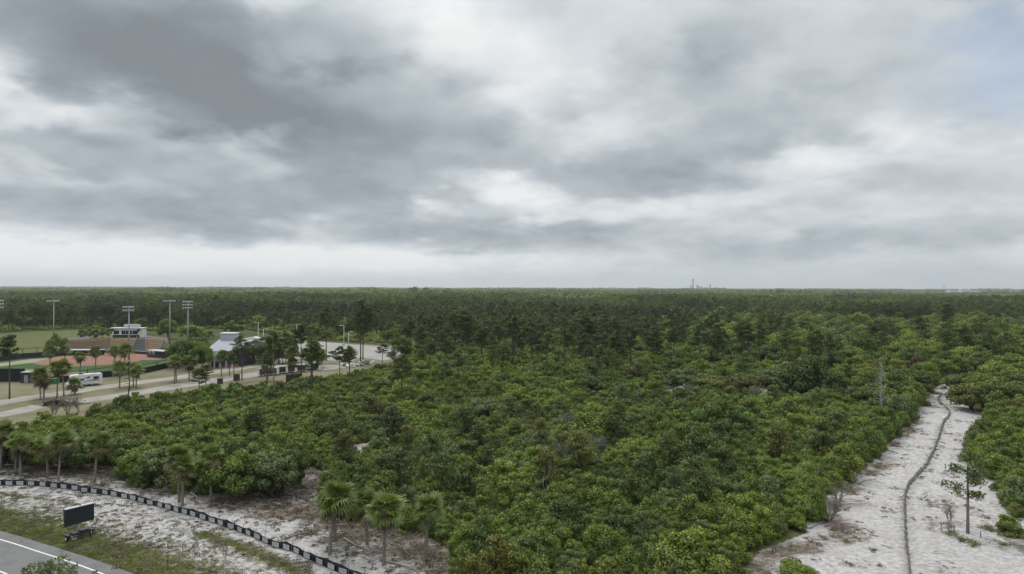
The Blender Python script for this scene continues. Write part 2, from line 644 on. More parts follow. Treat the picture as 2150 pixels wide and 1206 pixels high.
def path_fields(x, y):
    dl, _ = line_dist(PATH_L, x, y)
    df, sf = line_dist(FENCE_R, x, y)
    lit = np.clip(0.52 - dl * 0.08, 0.20, 0.48) + 0.46 * (noise2(x, y, 12, 4.0) - 0.5)
    rt = inside(gpoly([(2075, 1110), (2300, 1140), (2300, 1300), (2200, 1210), (2100, 1130)]), x, y)
    lit = np.where(rt, 0.45, lit)
    for r0 in (2.6, 4.4):            # faint wheel tracks beside the fence
        lit = lit + np.where(sf < 0, 0.15 * np.exp(-((df - r0) / 0.32) ** 2), 0.0)
    lit = np.where(df < 0.9, np.maximum(lit, 0.35), lit)
    return {'grass': np.where(rt, 0.35, -0.6), 'litter': lit}


grid_sheet("sand_path", PATH, 0.3, path_fields, sand_material("path_sand", True), 0.14)


def pocket_fields(x, y):
    return {'grass': x * 0 - 0.05, 'litter': x * 0 + 0.46 + 0.3 * (noise2(x, y, 14, 3.0) - 0.5)}


SAND_MAT2 = MATS["path_sand"]
POCKETS = [[(720, 962), (733, 938), (780, 932), (784, 902), (804, 888), (832, 895), (838, 918), (800, 945), (770, 962)],
           [(1380, 850), (1384, 810), (1440, 805), (1490, 814), (1474, 854)],
           [(1535, 858), (1545, 811), (1626, 812), (1644, 838), (1604, 862)]]
for pk in POCKETS:
    grid_sheet("sand_pocket", gpoly(pk), 0.5, pocket_fields, SAND_MAT2, 0.13)

# --- road with its painted edge lines
rm = Mat("asphalt", 0.85, 0.25)
fa = rm.noise(0.5, 4, 0.6); fb = rm.noise(14, 4, 0.7)
cc = rm.mix(rm.step(fa, 0.3, 0.7), (0.135, 0.133, 0.131), (0.172, 0.169, 0.167))
cc = rm.mix(rm.math('MULTIPLY', rm.step(fb, 0.55, 0.75), 0.3), cc, (0.25, 0.245, 0.24))
crk = rm.n('ShaderNodeTexVoronoi', feature='DISTANCE_TO_EDGE'); rm.link(rm.pos(), crk.inputs['Vector']); crk.inputs['Scale'].default_value = 0.22
cm = rm.math('SUBTRACT', 1.0, rm.step(crk.outputs['Distance'], 0.004, 0.012))
rm.color(rm.mix(rm.math('MULTIPLY', cm, 0.35), cc, (0.07, 0.068, 0.066))); rm.bump(fb, 0.3, 0.03)
edge = ROAD_EDGE
def offset(line, d):
    out = []
    for i, p in enumerate(line):
        a = Vector(line[max(i - 1, 0)]); b = Vector(line[min(i + 1, len(line) - 1)])
        t = (b - a).normalized(); out.append((p[0] + t.y * d, p[1] - t.x * d))
    return out
def band(name, line, d0, d1, z, mat):
    a, b = offset(line, d0), offset(line, d1)
    n = len(a)
    vs = [(x, y, z) for x, y in a] + [(x, y, z) for x, y in b]
    me = mesh_np(name, vs, [(i, i + n, i + n + 1, i + 1) for i in range(n - 1)], [mat], smooth=False)
    if me.polygons[0].normal.z < 0:
        me.flip_normals()
    return kind(link(name, me), 'structure')
band("road", edge, -0.2, 16.0, 0.30, rm.m)
pm = plain("road_paint", (0.66, 0.66, 0.64), 0.6, 0.3, 0.10, 6.0)
LINE1 = smooth_line([tuple(at(*p, 0.3)[:2]) for p in [(-160, 1091), (0, 1133), (70, 1155), (150, 1181), (222, 1208), (330, 1252)]], 5)
LINE2 = smooth_line([tuple(at(*p, 0.3)[:2]) for p in [(-160, 1146), (-60, 1178), (0, 1200), (20, 1209), (100, 1248)]], 5)
band("road_edge_line", LINE1, -0.09, 0.09, 0.304, pm)
band("road_lane_line", LINE2, -0.09, 0.09, 0.304, pm)

# --- open ground round the ball park
def turf(name, a, b, c_, sc=0.12):
    m = Mat(name, 0.95, 0.05)
    q1 = m.noise(sc, 5, 0.6); q2 = m.noise(1.4, 5, 0.7); q3 = m.noise(0.5, 4, 0.6, stretch=(0.25, 1, 1))
    k = m.mix(m.step(q1, 0.35, 0.65), a, b)
    k = m.mix(m.math('MULTIPLY', m.step(q3, 0.45, 0.7), 0.6), k, c_)
    k = m.mix(m.math('MULTIPLY', m.step(q2, 0.5, 0.75), 0.35), k, tuple(v * 0.6 for v in a))
    m.color(k); m.bump(q2, 0.5, 0.1)
    return m.m
DRY = turf("dry_turf", (0.152, 0.141, 0.080), (0.205, 0.182, 0.118), (0.228, 0.194, 0.137))
DIRT = turf("pale_dirt", (0.306, 0.275, 0.234), (0.378, 0.342, 0.297), (0.261, 0.230, 0.189), 0.2)
LOTM = turf("lot_surface", (0.285, 0.27, 0.25), (0.345, 0.33, 0.31), (0.30, 0.275, 0.245), 0.06)
GRAYP = turf("gravel_sand", (0.285, 0.268, 0.245), (0.345, 0.325, 0.30), (0.25, 0.228, 0.20), 0.2)
OLIVE = turf("field_turf", (0.100, 0.112, 0.042), (0.124, 0.128, 0.053), (0.140, 0.132, 0.064), 0.03)
GREEN = turf("ball_turf", (0.047, 0.090, 0.031), (0.058, 0.104, 0.036), (0.074, 0.104, 0.043), 0.08)
CLAY = turf("clay", (0.237, 0.130, 0.092), (0.274, 0.152, 0.111), (0.252, 0.159, 0.122), 0.07)
BEIGE = turf("worn_track", (0.264, 0.248, 0.176), (0.296, 0.272, 0.200), (0.224, 0.224, 0.136), 0.1)

sheet("dry_lawn", [(-260, 790), (75, 770), (300, 752), (425, 742), (560, 728), (620, 716), (740, 722), (845, 728), (830, 758), (780, 772), (700, 792),
                   (560, 818), (420, 832), (300, 838), (200, 862), (150, 890), (60, 900), (-260, 930)], 0.012, DRY, 0.8, 3)
sheet("practice_field", [(-260, 722), (0, 702), (90, 697), (190, 692), (300, 700), (330, 712), (130, 742), (0, 752), (-260, 772)], 0.012, OLIVE, 1.0, 5)
sheet("outfield_grass", [(-200, 800), (0, 776), (75, 775), (215, 784), (305, 781), (352, 772), (395, 762), (350, 746), (280, 745), (110, 750), (-200, 776)], 0.020, GREEN, 0.3, 4)
sheet("warning_track", [(-200, 776), (0, 763), (60, 755), (120, 752), (120, 757), (60, 763), (0, 770), (-200, 786)], 0.028, BEIGE, 0.5, 4)
sheet("clay_infield", [(68, 764), (95, 768), (140, 770), (185, 769), (230, 766), (270, 762), (300, 758), (330, 757), (346, 752), (330, 747), (300, 744), (260, 741),
                       (215, 740), (180, 742), (130, 748), (90, 756)], 0.032, CLAY, 0.4, 3)
sheet("foul_ground", [(290, 757), (330, 756), (356, 752), (352, 760), (320, 764)], 0.040, GREEN, 0.4, 3)
sheet("parking_lot", [(612, 715), (660, 716), (740, 724), (838, 731), (842, 750), (805, 757), (760, 751), (735, 760), (690, 757), (640, 754), (600, 742)], 0.030, LOTM, 0.5, 3)
sheet("grass_island", [(700, 752), (722, 746), (744, 748), (750, 753), (728, 757), (706, 757)], 0.040, OLIVE, 0.3, 3)
sheet("dirt_road", ribbon([(-180, 878), (-60, 858), (0, 846), (60, 836), (130, 827), (200, 815), (300, 803), (370, 794), (440, 783), (500, 774), (560, 764), (610, 753), (640, 744)], 7.0, 8.0),
      0.030, DIRT, 0.35, 3, world=True)
sheet("gravel_lane", ribbon([(-180, 905), (-60, 883), (20, 868), (90, 852), (150, 845), (250, 832), (370, 812), (440, 801), (500, 792), (560, 783), (640, 778), (720, 768)], 4.2, 12.0),
      0.040, GRAYP, 0.35, 3, world=True)

# ================================================================== VEGETATION KIT
LEAF = {
    'deep green': leaf_mat("leaf_deep", (0.075, 0.124, 0.022), (0.178, 0.233, 0.034), (0.115, 0.169, 0.030)),
    'mid green': leaf_mat("leaf_mid", (0.115, 0.175, 0.024), (0.270, 0.327, 0.040), (0.178, 0.259, 0.037)),
    'yellow-green': leaf_mat("leaf_yellow", (0.131, 0.182, 0.022), (0.300, 0.340, 0.040), (0.204, 0.244, 0.030)),
    'olive': leaf_mat("leaf_olive", (0.115, 0.148, 0.029), (0.227, 0.246, 0.050), (0.178, 0.189, 0.041)),
    'grey-green': leaf_mat("leaf_gray", (0.115, 0.164, 0.048), (0.240, 0.294, 0.088), (0.151, 0.204, 0.062)),
    'brown': leaf_mat("leaf_brown", (0.102, 0.063, 0.021), (0.162, 0.104, 0.037), (0.120, 0.085, 0.029)),
}
PINE = leaf_mat("pine_needles", (0.068, 0.102, 0.026), (0.159, 0.193, 0.044), (0.120, 0.145, 0.032), 0.6, 0.15, 0.009, 0.65)
PINE_Y = leaf_mat("young_pine_needles", (0.125, 0.159, 0.025), (0.263, 0.283, 0.048), (0.213, 0.204, 0.034), 0.6, 0.15)
MIXW = leaf_mat("far_canopy", (0.062, 0.096, 0.026), (0.151, 0.192, 0.046), (0.123, 0.181, 0.035), 0.6, 0.2, 0.004, 0.8)
PALMG = leaf_mat("palm_leaf", (0.092, 0.135, 0.024), (0.200, 0.247, 0.052), (0.141, 0.167, 0.030))
PALMY = leaf_mat("palm_leaf_yellowing", (0.10, 0.095, 0.026), (0.17, 0.145, 0.05), (0.13, 0.11, 0.04))
PALMD = leaf_mat("palm_leaf_dead", (0.11, 0.088, 0.062), (0.19, 0.155, 0.11), (0.14, 0.11, 0.08))
PALMETTO = leaf_mat("palmetto_leaf", (0.172, 0.206, 0.025), (0.316, 0.318, 0.041), (0.245, 0.228, 0.034))


def bark(name, a, b, sc=3.0):
    m = Mat(name, 0.95, 0.1)
    q = m.noise(sc, 5, 0.7, stretch=(2.5, 2.5, 0.6))
    m.color(m.mix(m.step(q, 0.3, 0.7), a, b)); m.bump(q, 0.7, 0.05)
    return m.m


OAKB = bark("oak_bark", (0.055, 0.046, 0.038), (0.11, 0.095, 0.08))
PINEB = bark("pine_bark", (0.060, 0.048, 0.040), (0.125, 0.10, 0.085))
PALEB = bark("pale_pine_bark", (0.15, 0.13, 0.115), (0.25, 0.225, 0.20))
PALMB = bark("palm_bark", (0.15, 0.135, 0.115), (0.26, 0.24, 0.21), 5)
DEADB = bark("weathered_wood", (0.20, 0.19, 0.18), (0.36, 0.345, 0.33), 4)
GREYT = bark("grey_twigs", (0.150, 0.150, 0.112), (0.26, 0.255, 0.20), 4)
DEADW = bark("bleached_wood", (0.25, 0.245, 0.23), (0.40, 0.39, 0.37), 4)
CHAR = bark("charred_bark", (0.018, 0.016, 0.015), (0.04, 0.036, 0.033), 4)


def unit(v):
    return v / np.maximum(np.linalg.norm(v, axis=1, keepdims=True), 1e-6)


def leaf_cloud(rg, lobes, n, size, up=0.25, nb=0.55, aspect=0.55, deep=0.72, shell=0.4, cup=0.18):
    """n leaf sprays (bent diamonds) spread through ellipsoid lobes; returns verts, normals, tone"""
    lb = np.asarray(lobes, float)
    C, Rr = lb[:, :3], lb[:, 3:6]
    w = (Rr[:, 0] * Rr[:, 1] + Rr[:, 0] * Rr[:, 2] + Rr[:, 1] * Rr[:, 2]); w = w / w.sum()
    got_p, got_n, tot = [], [], 0
    while tot < n:
        m = int((n - tot) * 1.8) + 40
        k = rg.choice(len(lb), m, p=w)
        d = rg.normal(size=(m, 3)); d[:, 2] += up; d = unit(d)
        r = 1 - shell * rg.random(m) ** 2 + 0.30 * (rg.random(m) < 0.22) * rg.random(m)
        p = C[k] + d * Rr[k] * r[:, None]
        ok = p[:, 2] > 0.05
        for j in range(len(lb)):
            q = (((p - C[j]) / Rr[j]) ** 2).sum(1)
            ok &= (q > deep * deep) | (k == j)
        p = p[ok]; nn = unit(d[ok] / Rr[k[ok]])
        got_p.append(p); got_n.append(nn); tot += len(p)
    P = np.concatenate(got_p)[:n]; O = np.concatenate(got_n)[:n]
    fn = unit(O * nb + unit(rg.normal(size=(n, 3))) * (1 - nb))
    t = unit(np.cross(fn, rg.normal(size=(n, 3))))
    b = np.cross(fn, t)
    s = size * (0.55 + 0.9 * rg.random((n, 1)))
    v = np.stack([P - t * s * 0.5, P - b * s * aspect * 0.5 + fn * s * cup, P + t * s * 0.5, P + b * s * aspect * 0.5 + fn * s * cup * 0.4], 1).reshape(-1, 3)
    # winding so that the front face looks outwards
    a1 = v.reshape(-1, 4, 3)
    g = np.cross(a1[:, 1] - a1[:, 0], a1[:, 3] - a1[:, 0])
    bad = (g * O).sum(1) < 0
    a1[bad] = a1[bad][:, [0, 3, 2, 1]]
    vn = unit(np.repeat(unit(O * 0.55 + fn * np.sign((fn * O).sum(1, keepdims=True)) * 0.45 + np.array([0, 0, 0.25])), 4, 0))
    tone = np.repeat(np.clip(rg.normal(0.45, 0.27, n), 0, 1), 4)
    return a1.reshape(-1, 3), vn, tone


def cloud_mesh(name, rg, lobes, n, size, mat, **kw):
    v, vn, tone = leaf_cloud(rg, lobes, n, size, **kw)
    return mesh_np(name, v, np.arange(len(v)).reshape(-1, 4), [mat], normals=vn, attrs={'tone': tone})


def joined(name, parts):
    """parts: list of meshes -> one mesh with one slot per material (for ground cover only)"""
    vs, fs, mi, nr, tn, mats = [], [], [], [], [], []
    o = 0
    for me in parts:
        n = len(me.vertices)
        co = np.empty(n * 3, np.float32); me.vertices.foreach_get('co', co)
        vs.append(co.reshape(-1, 3))
        k = np.zeros((n, 3), np.float32)
        k_ = np.empty(n * 3, np.float32); me.vertices.foreach_get('normal', k_); k = k_.reshape(-1, 3)
        if me.has_custom_normals:
            ln = np.empty(len(me.loops) * 3, np.float32); me.corner_normals.foreach_get('vector', ln)
            vi = np.empty(len(me.loops), np.int32); me.loops.foreach_get('vertex_index', vi)
            k = k.copy(); k[vi] = ln.reshape(-1, 3)
        nr.append(k)
        if 'tone' in me.attributes:
            t = np.empty(n, np.float32); me.attributes['tone'].data.foreach_get('value', t)
        else:
            t = np.full(n, 0.5, np.float32)
        tn.append(t)
        fs += [tuple(i + o for i in p.vertices) for p in me.polygons]
        mats.append(me.materials[0]); mi += [len(mats) - 1] * len(me.polygons)
        o += n
    return mesh_np(name, np.concatenate(vs), fs, mats, normals=np.concatenate(nr), attrs={'tone': np.concatenate(tn)}, mat_index=mi)


def branchy(rg, base, tips, r0, r1=0.02, sides=4):
    mb = MB()
    for t in tips:
        b = Vector(base); t = Vector(t)
        mid = b.lerp(t, 0.5) + Vector((rg.normal() * 0.12, rg.normal() * 0.12, rg.normal() * 0.08)) * (t - b).length
        mb.tube([b, b.lerp(mid, 0.55) + Vector((rg.normal() * 0.03, rg.normal() * 0.03, 0)), mid, t], [r0, r0 * 0.8, r0 * 0.5, r1], sides)
    return mb


# --- scrub oak: many-stemmed shrub, rounded lumpy crown nearly to the ground (about 3.8 m wide, 3.3 m tall)
SCRUB = []
for i in range(7):
    rg = np.random.default_rng(100 + i)
    lobes = [(0, 0, 1.5, 1.35, 1.35, 1.25)]
    for k in range(15):
        a = rg.uniform(0, 2 * PI); rr = rg.uniform(0.5, 1.75)
        s = rg.uniform(0.34, 0.80)
        lobes.append((math.cos(a) * rr, math.sin(a) * rr, rg.uniform(0.7, 2.5) - rr * 0.35, s, s, s * 0.8))
    for k in range(7):
        a = rg.uniform(0, 2 * PI); rr = rg.uniform(0.0, 1.1); s = rg.uniform(0.25, 0.52)
        lobes.append((math.cos(a) * rr, math.sin(a) * rr, rg.uniform(2.4, 3.1), s, s, s))
    crown = cloud_mesh("scrub_oak_crown", rg, lobes, 9500, 0.17, LEAF['mid green'], up=0.35, nb=0.36, shell=0.7, deep=0.6)
    trunk = branchy(rg, (0, 0, -0.05), [(l[0], l[1], l[2]) for l in lobes[1:9]], 0.07).mesh("scrub_oak_trunk", OAKB)
    SCRUB.append((trunk, crown))

# --- spreading broadleaf tree (about 9 m wide, 8.5 m tall)
OAK = []
for i in range(6):
    rg = np.random.default_rng(200 + i)
    lobes = []
    for k in range(26):
        a = rg.uniform(0, 2 * PI); rr = 3.5 * math.sqrt(rg.uniform(0, 1)); s = rg.uniform(0.6, 1.5)
        lobes.append((math.cos(a) * rr, math.sin(a) * rr, 5.9 - rr * rr * 0.17 + rg.uniform(-1.0, 1.2), s, s, s * 0.75))
    for k in range(13):
        a = rg.uniform(0, 2 * PI); s = rg.uniform(0.6, 1.3); rr = rg.uniform(2.4, 3.9)
        lobes.append((math.cos(a) * rr, math.sin(a) * rr, rg.uniform(2.2, 3.8), s, s, s * 0.85))
    crown = cloud_mesh("broadleaf_crown", rg, lobes, 10500, 0.36, LEAF['mid green'], up=0.3, nb=0.38, shell=0.7, deep=0.6)
    tr = MB().tube([(0, 0, -0.1), (0.1, 0.05, 1.2), (0.0, 0.1, 2.4)], [0.38, 0.30, 0.26], 7)
    b2 = branchy(rg, (0, 0.1, 2.2), [(l[0] * 0.9, l[1] * 0.9, l[2]) for l in lobes[:12]], 0.16)
    tr.add(b2.v, b2.f)
    OAK.append((tr.mesh("broadleaf_trunk", OAKB), crown))

# --- tall slash pine (unit height 15 m): bare stem, thin flat-topped open crown
def pine_parts(seed, H=15.0, crown_from=0.55, n_br=24, spread=2.7, leaf=0.5, n_leaf=2600, needles=PINE, brk=PINEB, dens=1.0):
    rg = np.random.default_rng(seed)
    bx, by = rg.normal(0, 0.25, 2)
    stem = lambda t: Vector((bx * t * t, by * t * t, H * t))
    mb = MB().tube([stem(t) - Vector((0, 0, 0.1 if t == 0 else 0)) for t in (0, 0.2, 0.4, 0.6, 0.8, 0.97)], [0.20, 0.17, 0.145, 0.12, 0.075, 0.03], 6)
    lobes = []
    for k in range(n_br):
        u = (k + rg.uniform(0, 1)) / n_br
        t = crown_from + (0.985 - crown_from) * u
        L_ = spread * (0.45 + 0.75 * math.sin(PI * min(1, 0.18 + u * 0.80))) * rg.uniform(0.55, 1.1)
        if u > 0.85:
            L_ *= 0.6
        a = rg.uniform(0, 2 * PI)
        b = stem(t); up_ = rg.uniform(0.05, 0.45)
        tip = b + Vector((math.cos(a) * L_, math.sin(a) * L_, L_ * up_))
        mid = b.lerp(tip, 0.55) - Vector((0, 0, 0.12 * L_))
        mb.tube([b, mid, tip], [0.05, 0.035, 0.015], 4, cap=False)
        for q in range(2 + int(L_ > 1.6)):
            f = 1.0 - q * 0.27
            c = b.lerp(tip, f) + Vector((rg.normal() * 0.18, rg.normal() * 0.18, 0.08))
            s = rg.uniform(0.42, 0.78)
            lobes.append((c.x, c.y, c.z, s * 1.2, s * 1.2, s * 0.62))
    top = stem(0.985)
    lobes.append((top.x, top.y, top.z, 0.6, 0.6, 0.6))
    crown = cloud_mesh("pine_crown", rg, lobes, int(n_leaf * dens), leaf, needles, up=0.25, nb=0.35, aspect=0.24, deep=0.0, shell=0.9)
    return mb.mesh("pine_trunk", brk, True), crown


TALL = [pine_parts(300 + i, crown_from=(0.5, 0.58, 0.62, 0.45, 0.66, 0.55)[i], n_br=(26, 22, 20, 30, 17, 24)[i],
                   spread=(2.8, 2.5, 2.9, 3.1, 2.4, 3.3)[i], n_leaf=2700, leaf=0.52) for i in range(6)]
YOUNG = [pine_parts(340 + i, H=6.0, crown_from=0.12, n_br=26, spread=1.5, leaf=0.42, n_leaf=2600, needles=PINE_Y) for i in range(3)]
FARP = [pine_parts(360 + i, crown_from=(0.42, 0.5, 0.36, 0.55)[i], n_br=15, spread=3.2, leaf=1.0, n_leaf=620) for i in range(4)]

# --- cabbage palm
def frond_mesh(name, rg, mat, droop, L_=1.0, R_=1.05, segs=17):
    vs, fs = [], []
    # petiole
    pet = [Vector((L_ * t, 0, 0.32 * L_ * t - droop * 0.5 * t * t * L_)) for t in (0, 0.5, 1.0)]
    for p in pet:
        vs += [(p.x, -0.022, p.z), (p.x, 0.022, p.z)]
    fs += [(0, 2, 3, 1), (2, 4, 5, 3)]
    tip = pet[-1]
    slope = 0.32 - droop
    for k in range(segs):
        a = math.radians(-128 + 256 * (k + 0.5) / segs)
        R2 = R_ * (0.72 + 0.28 * math.cos(a * 0.55)) * rg.uniform(0.85, 1.12)
        wd = 0.075
        d = Vector((math.cos(a), math.sin(a), 0)); s = Vector((-d.y, d.x, 0))
        d1 = Vector((d.x * 0.97, d.y * 0.97, slope * 0.35 * max(d.x, -0.2) + 0.10 * abs(d.y)))
        p0 = tip + Vector((0, 0, 0))
        p1 = tip + d1 * R2 * 0.55
        p2 = tip + d1 * R2 * 0.82 + Vector((0, 0, -R2 * (0.07 + droop * 0.16) * rg.uniform(0.4, 1.5)))
        p3 = tip + d1 * R2 * 1.02 + Vector((0, 0, -R2 * (0.20 + droop * 0.30) * rg.uniform(0.3, 1.6)))
        o = len(vs)
        vs += [tuple(p0 - s * 0.02), tuple(p0 + s * 0.02), tuple(p1 - s * wd), tuple(p1 + s * wd), tuple(p2 - s * wd * 0.6), tuple(p2 + s * wd * 0.6), tuple(p3)]
        fs += [(o, o + 2, o + 3, o + 1), (o + 2, o + 4, o + 5, o + 3), (o + 4, o + 6, o + 5)]
    tone = np.clip(rg.normal(0.45, 0.22, len(vs)), 0, 1)
    return mesh_np(name, vs, fs, [mat], attrs={'tone': tone})


rgp = np.random.default_rng(400)
FR_G = [frond_mesh("frond", rgp, PALMG, d) for d in (0.1, 0.35, 0.6, 0.9)]
FR_Y = [frond_mesh("frond", rgp, PALMY, d) for d in (0.6, 1.0)]
FR_D = [frond_mesh("frond", rgp, PALMD, d, 0.8, 0.9, 13) for d in (1.2, 1.5)]


def palm_trunk(seed, h, brk=PALMB, r=0.17):
    rg = np.random.default_rng(seed)
    a, b = rg.normal(0, 0.3, 2)
    pts = [(a * t * t, b * t * t, h * t) for t in (-0.02, 0.06, 0.3, 0.6, 0.85, 1.0)]
    return MB().tube(pts, [r * 1.45, r * 1.1, r, r * 0.95, r * 0.95, r * 1.25], 8).mesh("palm_trunk", brk, True), Vector((a, b, h))


def frond_layout(seed, n, yellow, dead):
    rg = np.random.default_rng(seed)
    out = []
    for k in range(n):
        u = (k + 0.5) / n
        el = math.radians(84 - 104 * u ** 0.85 + rg.normal() * 12)
        az = k * 2.39996 + rg.normal() * 0.2
        if u > 1 - dead:
            me = FR_D[k % 2]
            el = math.radians(-48 - rg.uniform(0, 28))
        elif u > 1 - dead - yellow:
            me = FR_Y[k % 2]
        else:
            me = FR_G[min(3, int(u * 4.2))]
        out.append((me, el, az, rg.uniform(0.75, 1.15)))
    return out


def frond_matrix(el, az, s):
    roll = math.sin(az * 37.7 + el * 11.3) * 0.55
    return Matrix.Rotation(az, 4, 'Z') @ Matrix.Rotation(-el + math.radians(16), 4, 'Y') @ Matrix.Rotation(roll, 4, 'X') @ Matrix.Scale(s, 4)


def palm_crown_mesh(seed, n, yellow, dead):
    vs, fs, mi, tn = [], [], [], []
    mats = [PALMG, PALMY, PALMD]
    for me, el, az, s in frond_layout(seed, n, yellow, dead):
        M = frond_matrix(el, az, s); o = len(vs)
        vs += [tuple(M @ v.co) for v in me.vertices]
        fs += [tuple(i + o for i in p.vertices) for p in me.polygons]
        mi += [mats.index(me.materials[0])] * len(me.polygons)
        t = np.empty(len(me.vertices), np.float32); me.attributes['tone'].data.foreach_get('value', t); tn.append(t)
    return mesh_np("palm_crown", vs, fs, mats, attrs={'tone': np.concatenate(tn)}, mat_index=mi)


PALM_CROWN = [palm_crown_mesh(420 + i, 34, 0.12, 0.18) for i in range(4)]

# --- bare grey shrub / dead tree
def bare_mesh(seed, h, w, n, r0, mat, up=1.0):
    rg = np.random.default_rng(seed)
    mb = MB()
    def grow(p, d, L_, r, lev):
        q = p + d * L_
        m = p.lerp(q, 0.5) + Vector(rg.normal(0, 0.07 * L_, 3))
        mb.tube([p, m, q], [r, r * 0.8, r * 0.55], 4 if lev < 2 else 3, cap=False)
        if lev < 3:
            for k in range(4 if lev else n):
                dd = (d + Vector(rg.normal(0, 0.55, 3)) + Vector((0, 0, 0.15 * up))).normalized()
                grow(p.lerp(q, rg.uniform(0.45, 1.0)), dd, L_ * rg.uniform(0.5, 0.8), r * 0.6, lev + 1)
    for k in range(4):
        a = rg.uniform(0, 2 * PI); d = Vector((math.cos(a) * w, math.sin(a) * w, h)).normalized()
        grow(Vector((0, 0, 0)), d, h * 0.42, r0, 0)
    return mb.mesh("bare_branches", mat)


BARE = [bare_mesh(500 + i, 3.2, 1.3, 4, 0.06, GREYT, 2.5) for i in range(4)]


def snag_mesh(seed, H, mat, n=16, L0=1.6, r=0.17, droop=0.2):
    rg = np.random.default_rng(seed)
    mb = MB().tube([(0, 0, -0.1), (0.12, 0, H * 0.22), (-0.08, 0.1, H * 0.42), (0.16, 0.05, H * 0.6), (-0.1, 0.1, H * 0.8), (0.22, 0.05, H)], [r, r * 0.85, r * 0.75, r * 0.6, r * 0.45, r * 0.12], 6)
    brs = []
    for k in range(n):
        br = MB()
        t = 0.3 + 0.68 * (k + rg.random()) / n
        a = rg.uniform(0, 2 * PI); L_ = L0 * (1.25 - t) * rg.uniform(0.6, 1.5)
        b = Vector((0, 0.05, H * t)); d = Vector((math.cos(a), math.sin(a), rg.uniform(-droop, 0.5)))
        m = b + d * L_ * 0.5 + Vector(rg.normal(0, 0.14, 3)) * L_; e = b + d * L_ * 0.85 + Vector((0, 0, rg.uniform(-0.25, 0.7) * L_))
        br.tube([b, m, e], [r * 0.42, r * 0.32, r * 0.12], 4, cap=False)
        br.tube([m, m + Vector((math.cos(a + 0.9), math.sin(a + 0.9), 0.3)) * L_ * 0.45], [r * 0.26, r * 0.08], 3, cap=False)
        brs.append(br.mesh("snag_branch", mat))
    return mb.mesh("snag_trunk", mat, True), brs


# ================================================================== LABEL BOOKKEEPING
LANDMARKS = [
    (tuple(at(165, 1135)[:2]), "the black message board"),
    (tuple(at(690, 1165)[:2]), "the thick palm at the fence"),
    (tuple(at(895, 1178)[:2]), "the rightmost foreground palm"),
    (tuple(at(380, 1060)[:2]), "the twin palms at the fence"),
    (tuple(at(123, 1010)[:2]), "the yellowing palms at left"),
    (tuple(at(770, 935)[:2]), "the small sand pocket"),
    (tuple(at(2032, 1122)[:2]), "the lone pine on the sand"),
    (tuple(at(1850, 880)[:2]), "the bleached dead snag"),
    (tuple(at(1190, 945)[:2]), "the bare grey thicket"),
    (tuple(at(1500, 830)[:2]), "the white sand clearing"),
    (tuple(at(1980, 832)[:2]), "the far end of the sand path"),
    (tuple(at(1925, 1010)[:2]), "the bend of the grey fence"),
    (tuple(at(1600, 1180)[:2]), "the near mouth of the sand path"),
    (tuple(at(175, 808)[:2]), "the white motorhome"),
    (tuple(at(120, 850)[:2]), "the dark brush pile"),
    (tuple(at(610, 785)[:2]), "the white trailers"),
    (tuple(at(730, 740)[:2]), "the parking lot"),
    (tuple(at(480, 770)[:2]), "the metal-roofed building"),
    (tuple(at(268, 742)[:2]), "the press box"),
    (tuple(at(1020, 640)[:2]), "the yellow clearing among the pines"),
    (tuple(at(1455, 640)[:2]), "the spot under the distant mast"),
    (tuple(at(975, 1215)[:2]), "the young pines at the bottom edge"),
    (tuple(at(1925, 800)[:2]), "the rust-brown dead tree"),
    (tuple(at(1290, 800)[:2]), "the tall dark-stemmed pine"),
    (tuple(at(1020, 900)[:2]), "the dark pine in the thicket"),
]
PENDING = []          # (object, descriptor, noun)


def want_label(o, desc, noun, cat, group=None):
    o['category'] = cat
    if group:
        o['group'] = group
    PENDING.append((o, desc, noun))
    return o


ORD = ['nearest', 'second nearest', 'third nearest', 'fourth nearest', 'fifth nearest', 'sixth nearest', 'seventh nearest', 'eighth nearest',
       'ninth nearest', 'tenth nearest', 'eleventh nearest', 'twelfth nearest', 'thirteenth nearest', 'fourteenth nearest', 'fifteenth nearest',
       'sixteenth nearest', 'seventeenth nearest', 'eighteenth nearest', 'nineteenth nearest', 'twentieth nearest'] + [f'{q}-{w} nearest' for q in ('twenty', 'thirty', 'forty') for w in ('first', 'second', 'third', 'fourth', 'fifth', 'sixth', 'seventh', 'eighth', 'ninth')]


def write_labels():
    groups = {}
    for o, desc, noun in PENDING:
        x, y = o.location.x, o.location.y
        best = min(LANDMARKS, key=lambda q: ((q[0][0] - x) ** 2 + ((q[0][1] - y) * 0.55) ** 2))
        lx, ly = best[0]
        dpx = column(x, y) - column(lx, ly)
        depth = math.log(y / ly)
        if abs(dpx) > 45 + 400 * abs(depth):
            rel = "left of" if dpx < 0 else "right of"
        else:
            rel = "behind" if depth > 0 else "in front of"
        groups.setdefault((desc, noun, rel, best[1]), []).append((math.hypot(x, y), o))
    for (desc, noun, rel, lm), items in groups.items():
        items.sort(key=lambda t: t[0])
        if len(items) == 1:
            items[0][1]['label'] = f"{desc} {noun} {rel} {lm}"
        else:
            for i, (_, o) in enumerate(items):
                if i < len(ORD) - 1 or len(items) <= len(ORD):
                    o['label'] = f"{ORD[min(i, len(ORD) - 1)]} {desc} {noun} {rel} {lm}"
                else:
                    o['label'] = f"{desc} {noun} well back {rel} {lm}"


def tree(name, parts, loc, rz, sc, crown_mat, desc, noun, cat, group):
    root = link(name, None, None, loc, rz, sc)
    want_label(root, desc, noun, cat, group)
    link("trunk", parts[0], root)
    cr = link("crown", parts[1], root)
    if crown_mat is not None:
        cr.material_slots[0].link = 'OBJECT'
        cr.material_slots[0].material = crown_mat
    return root


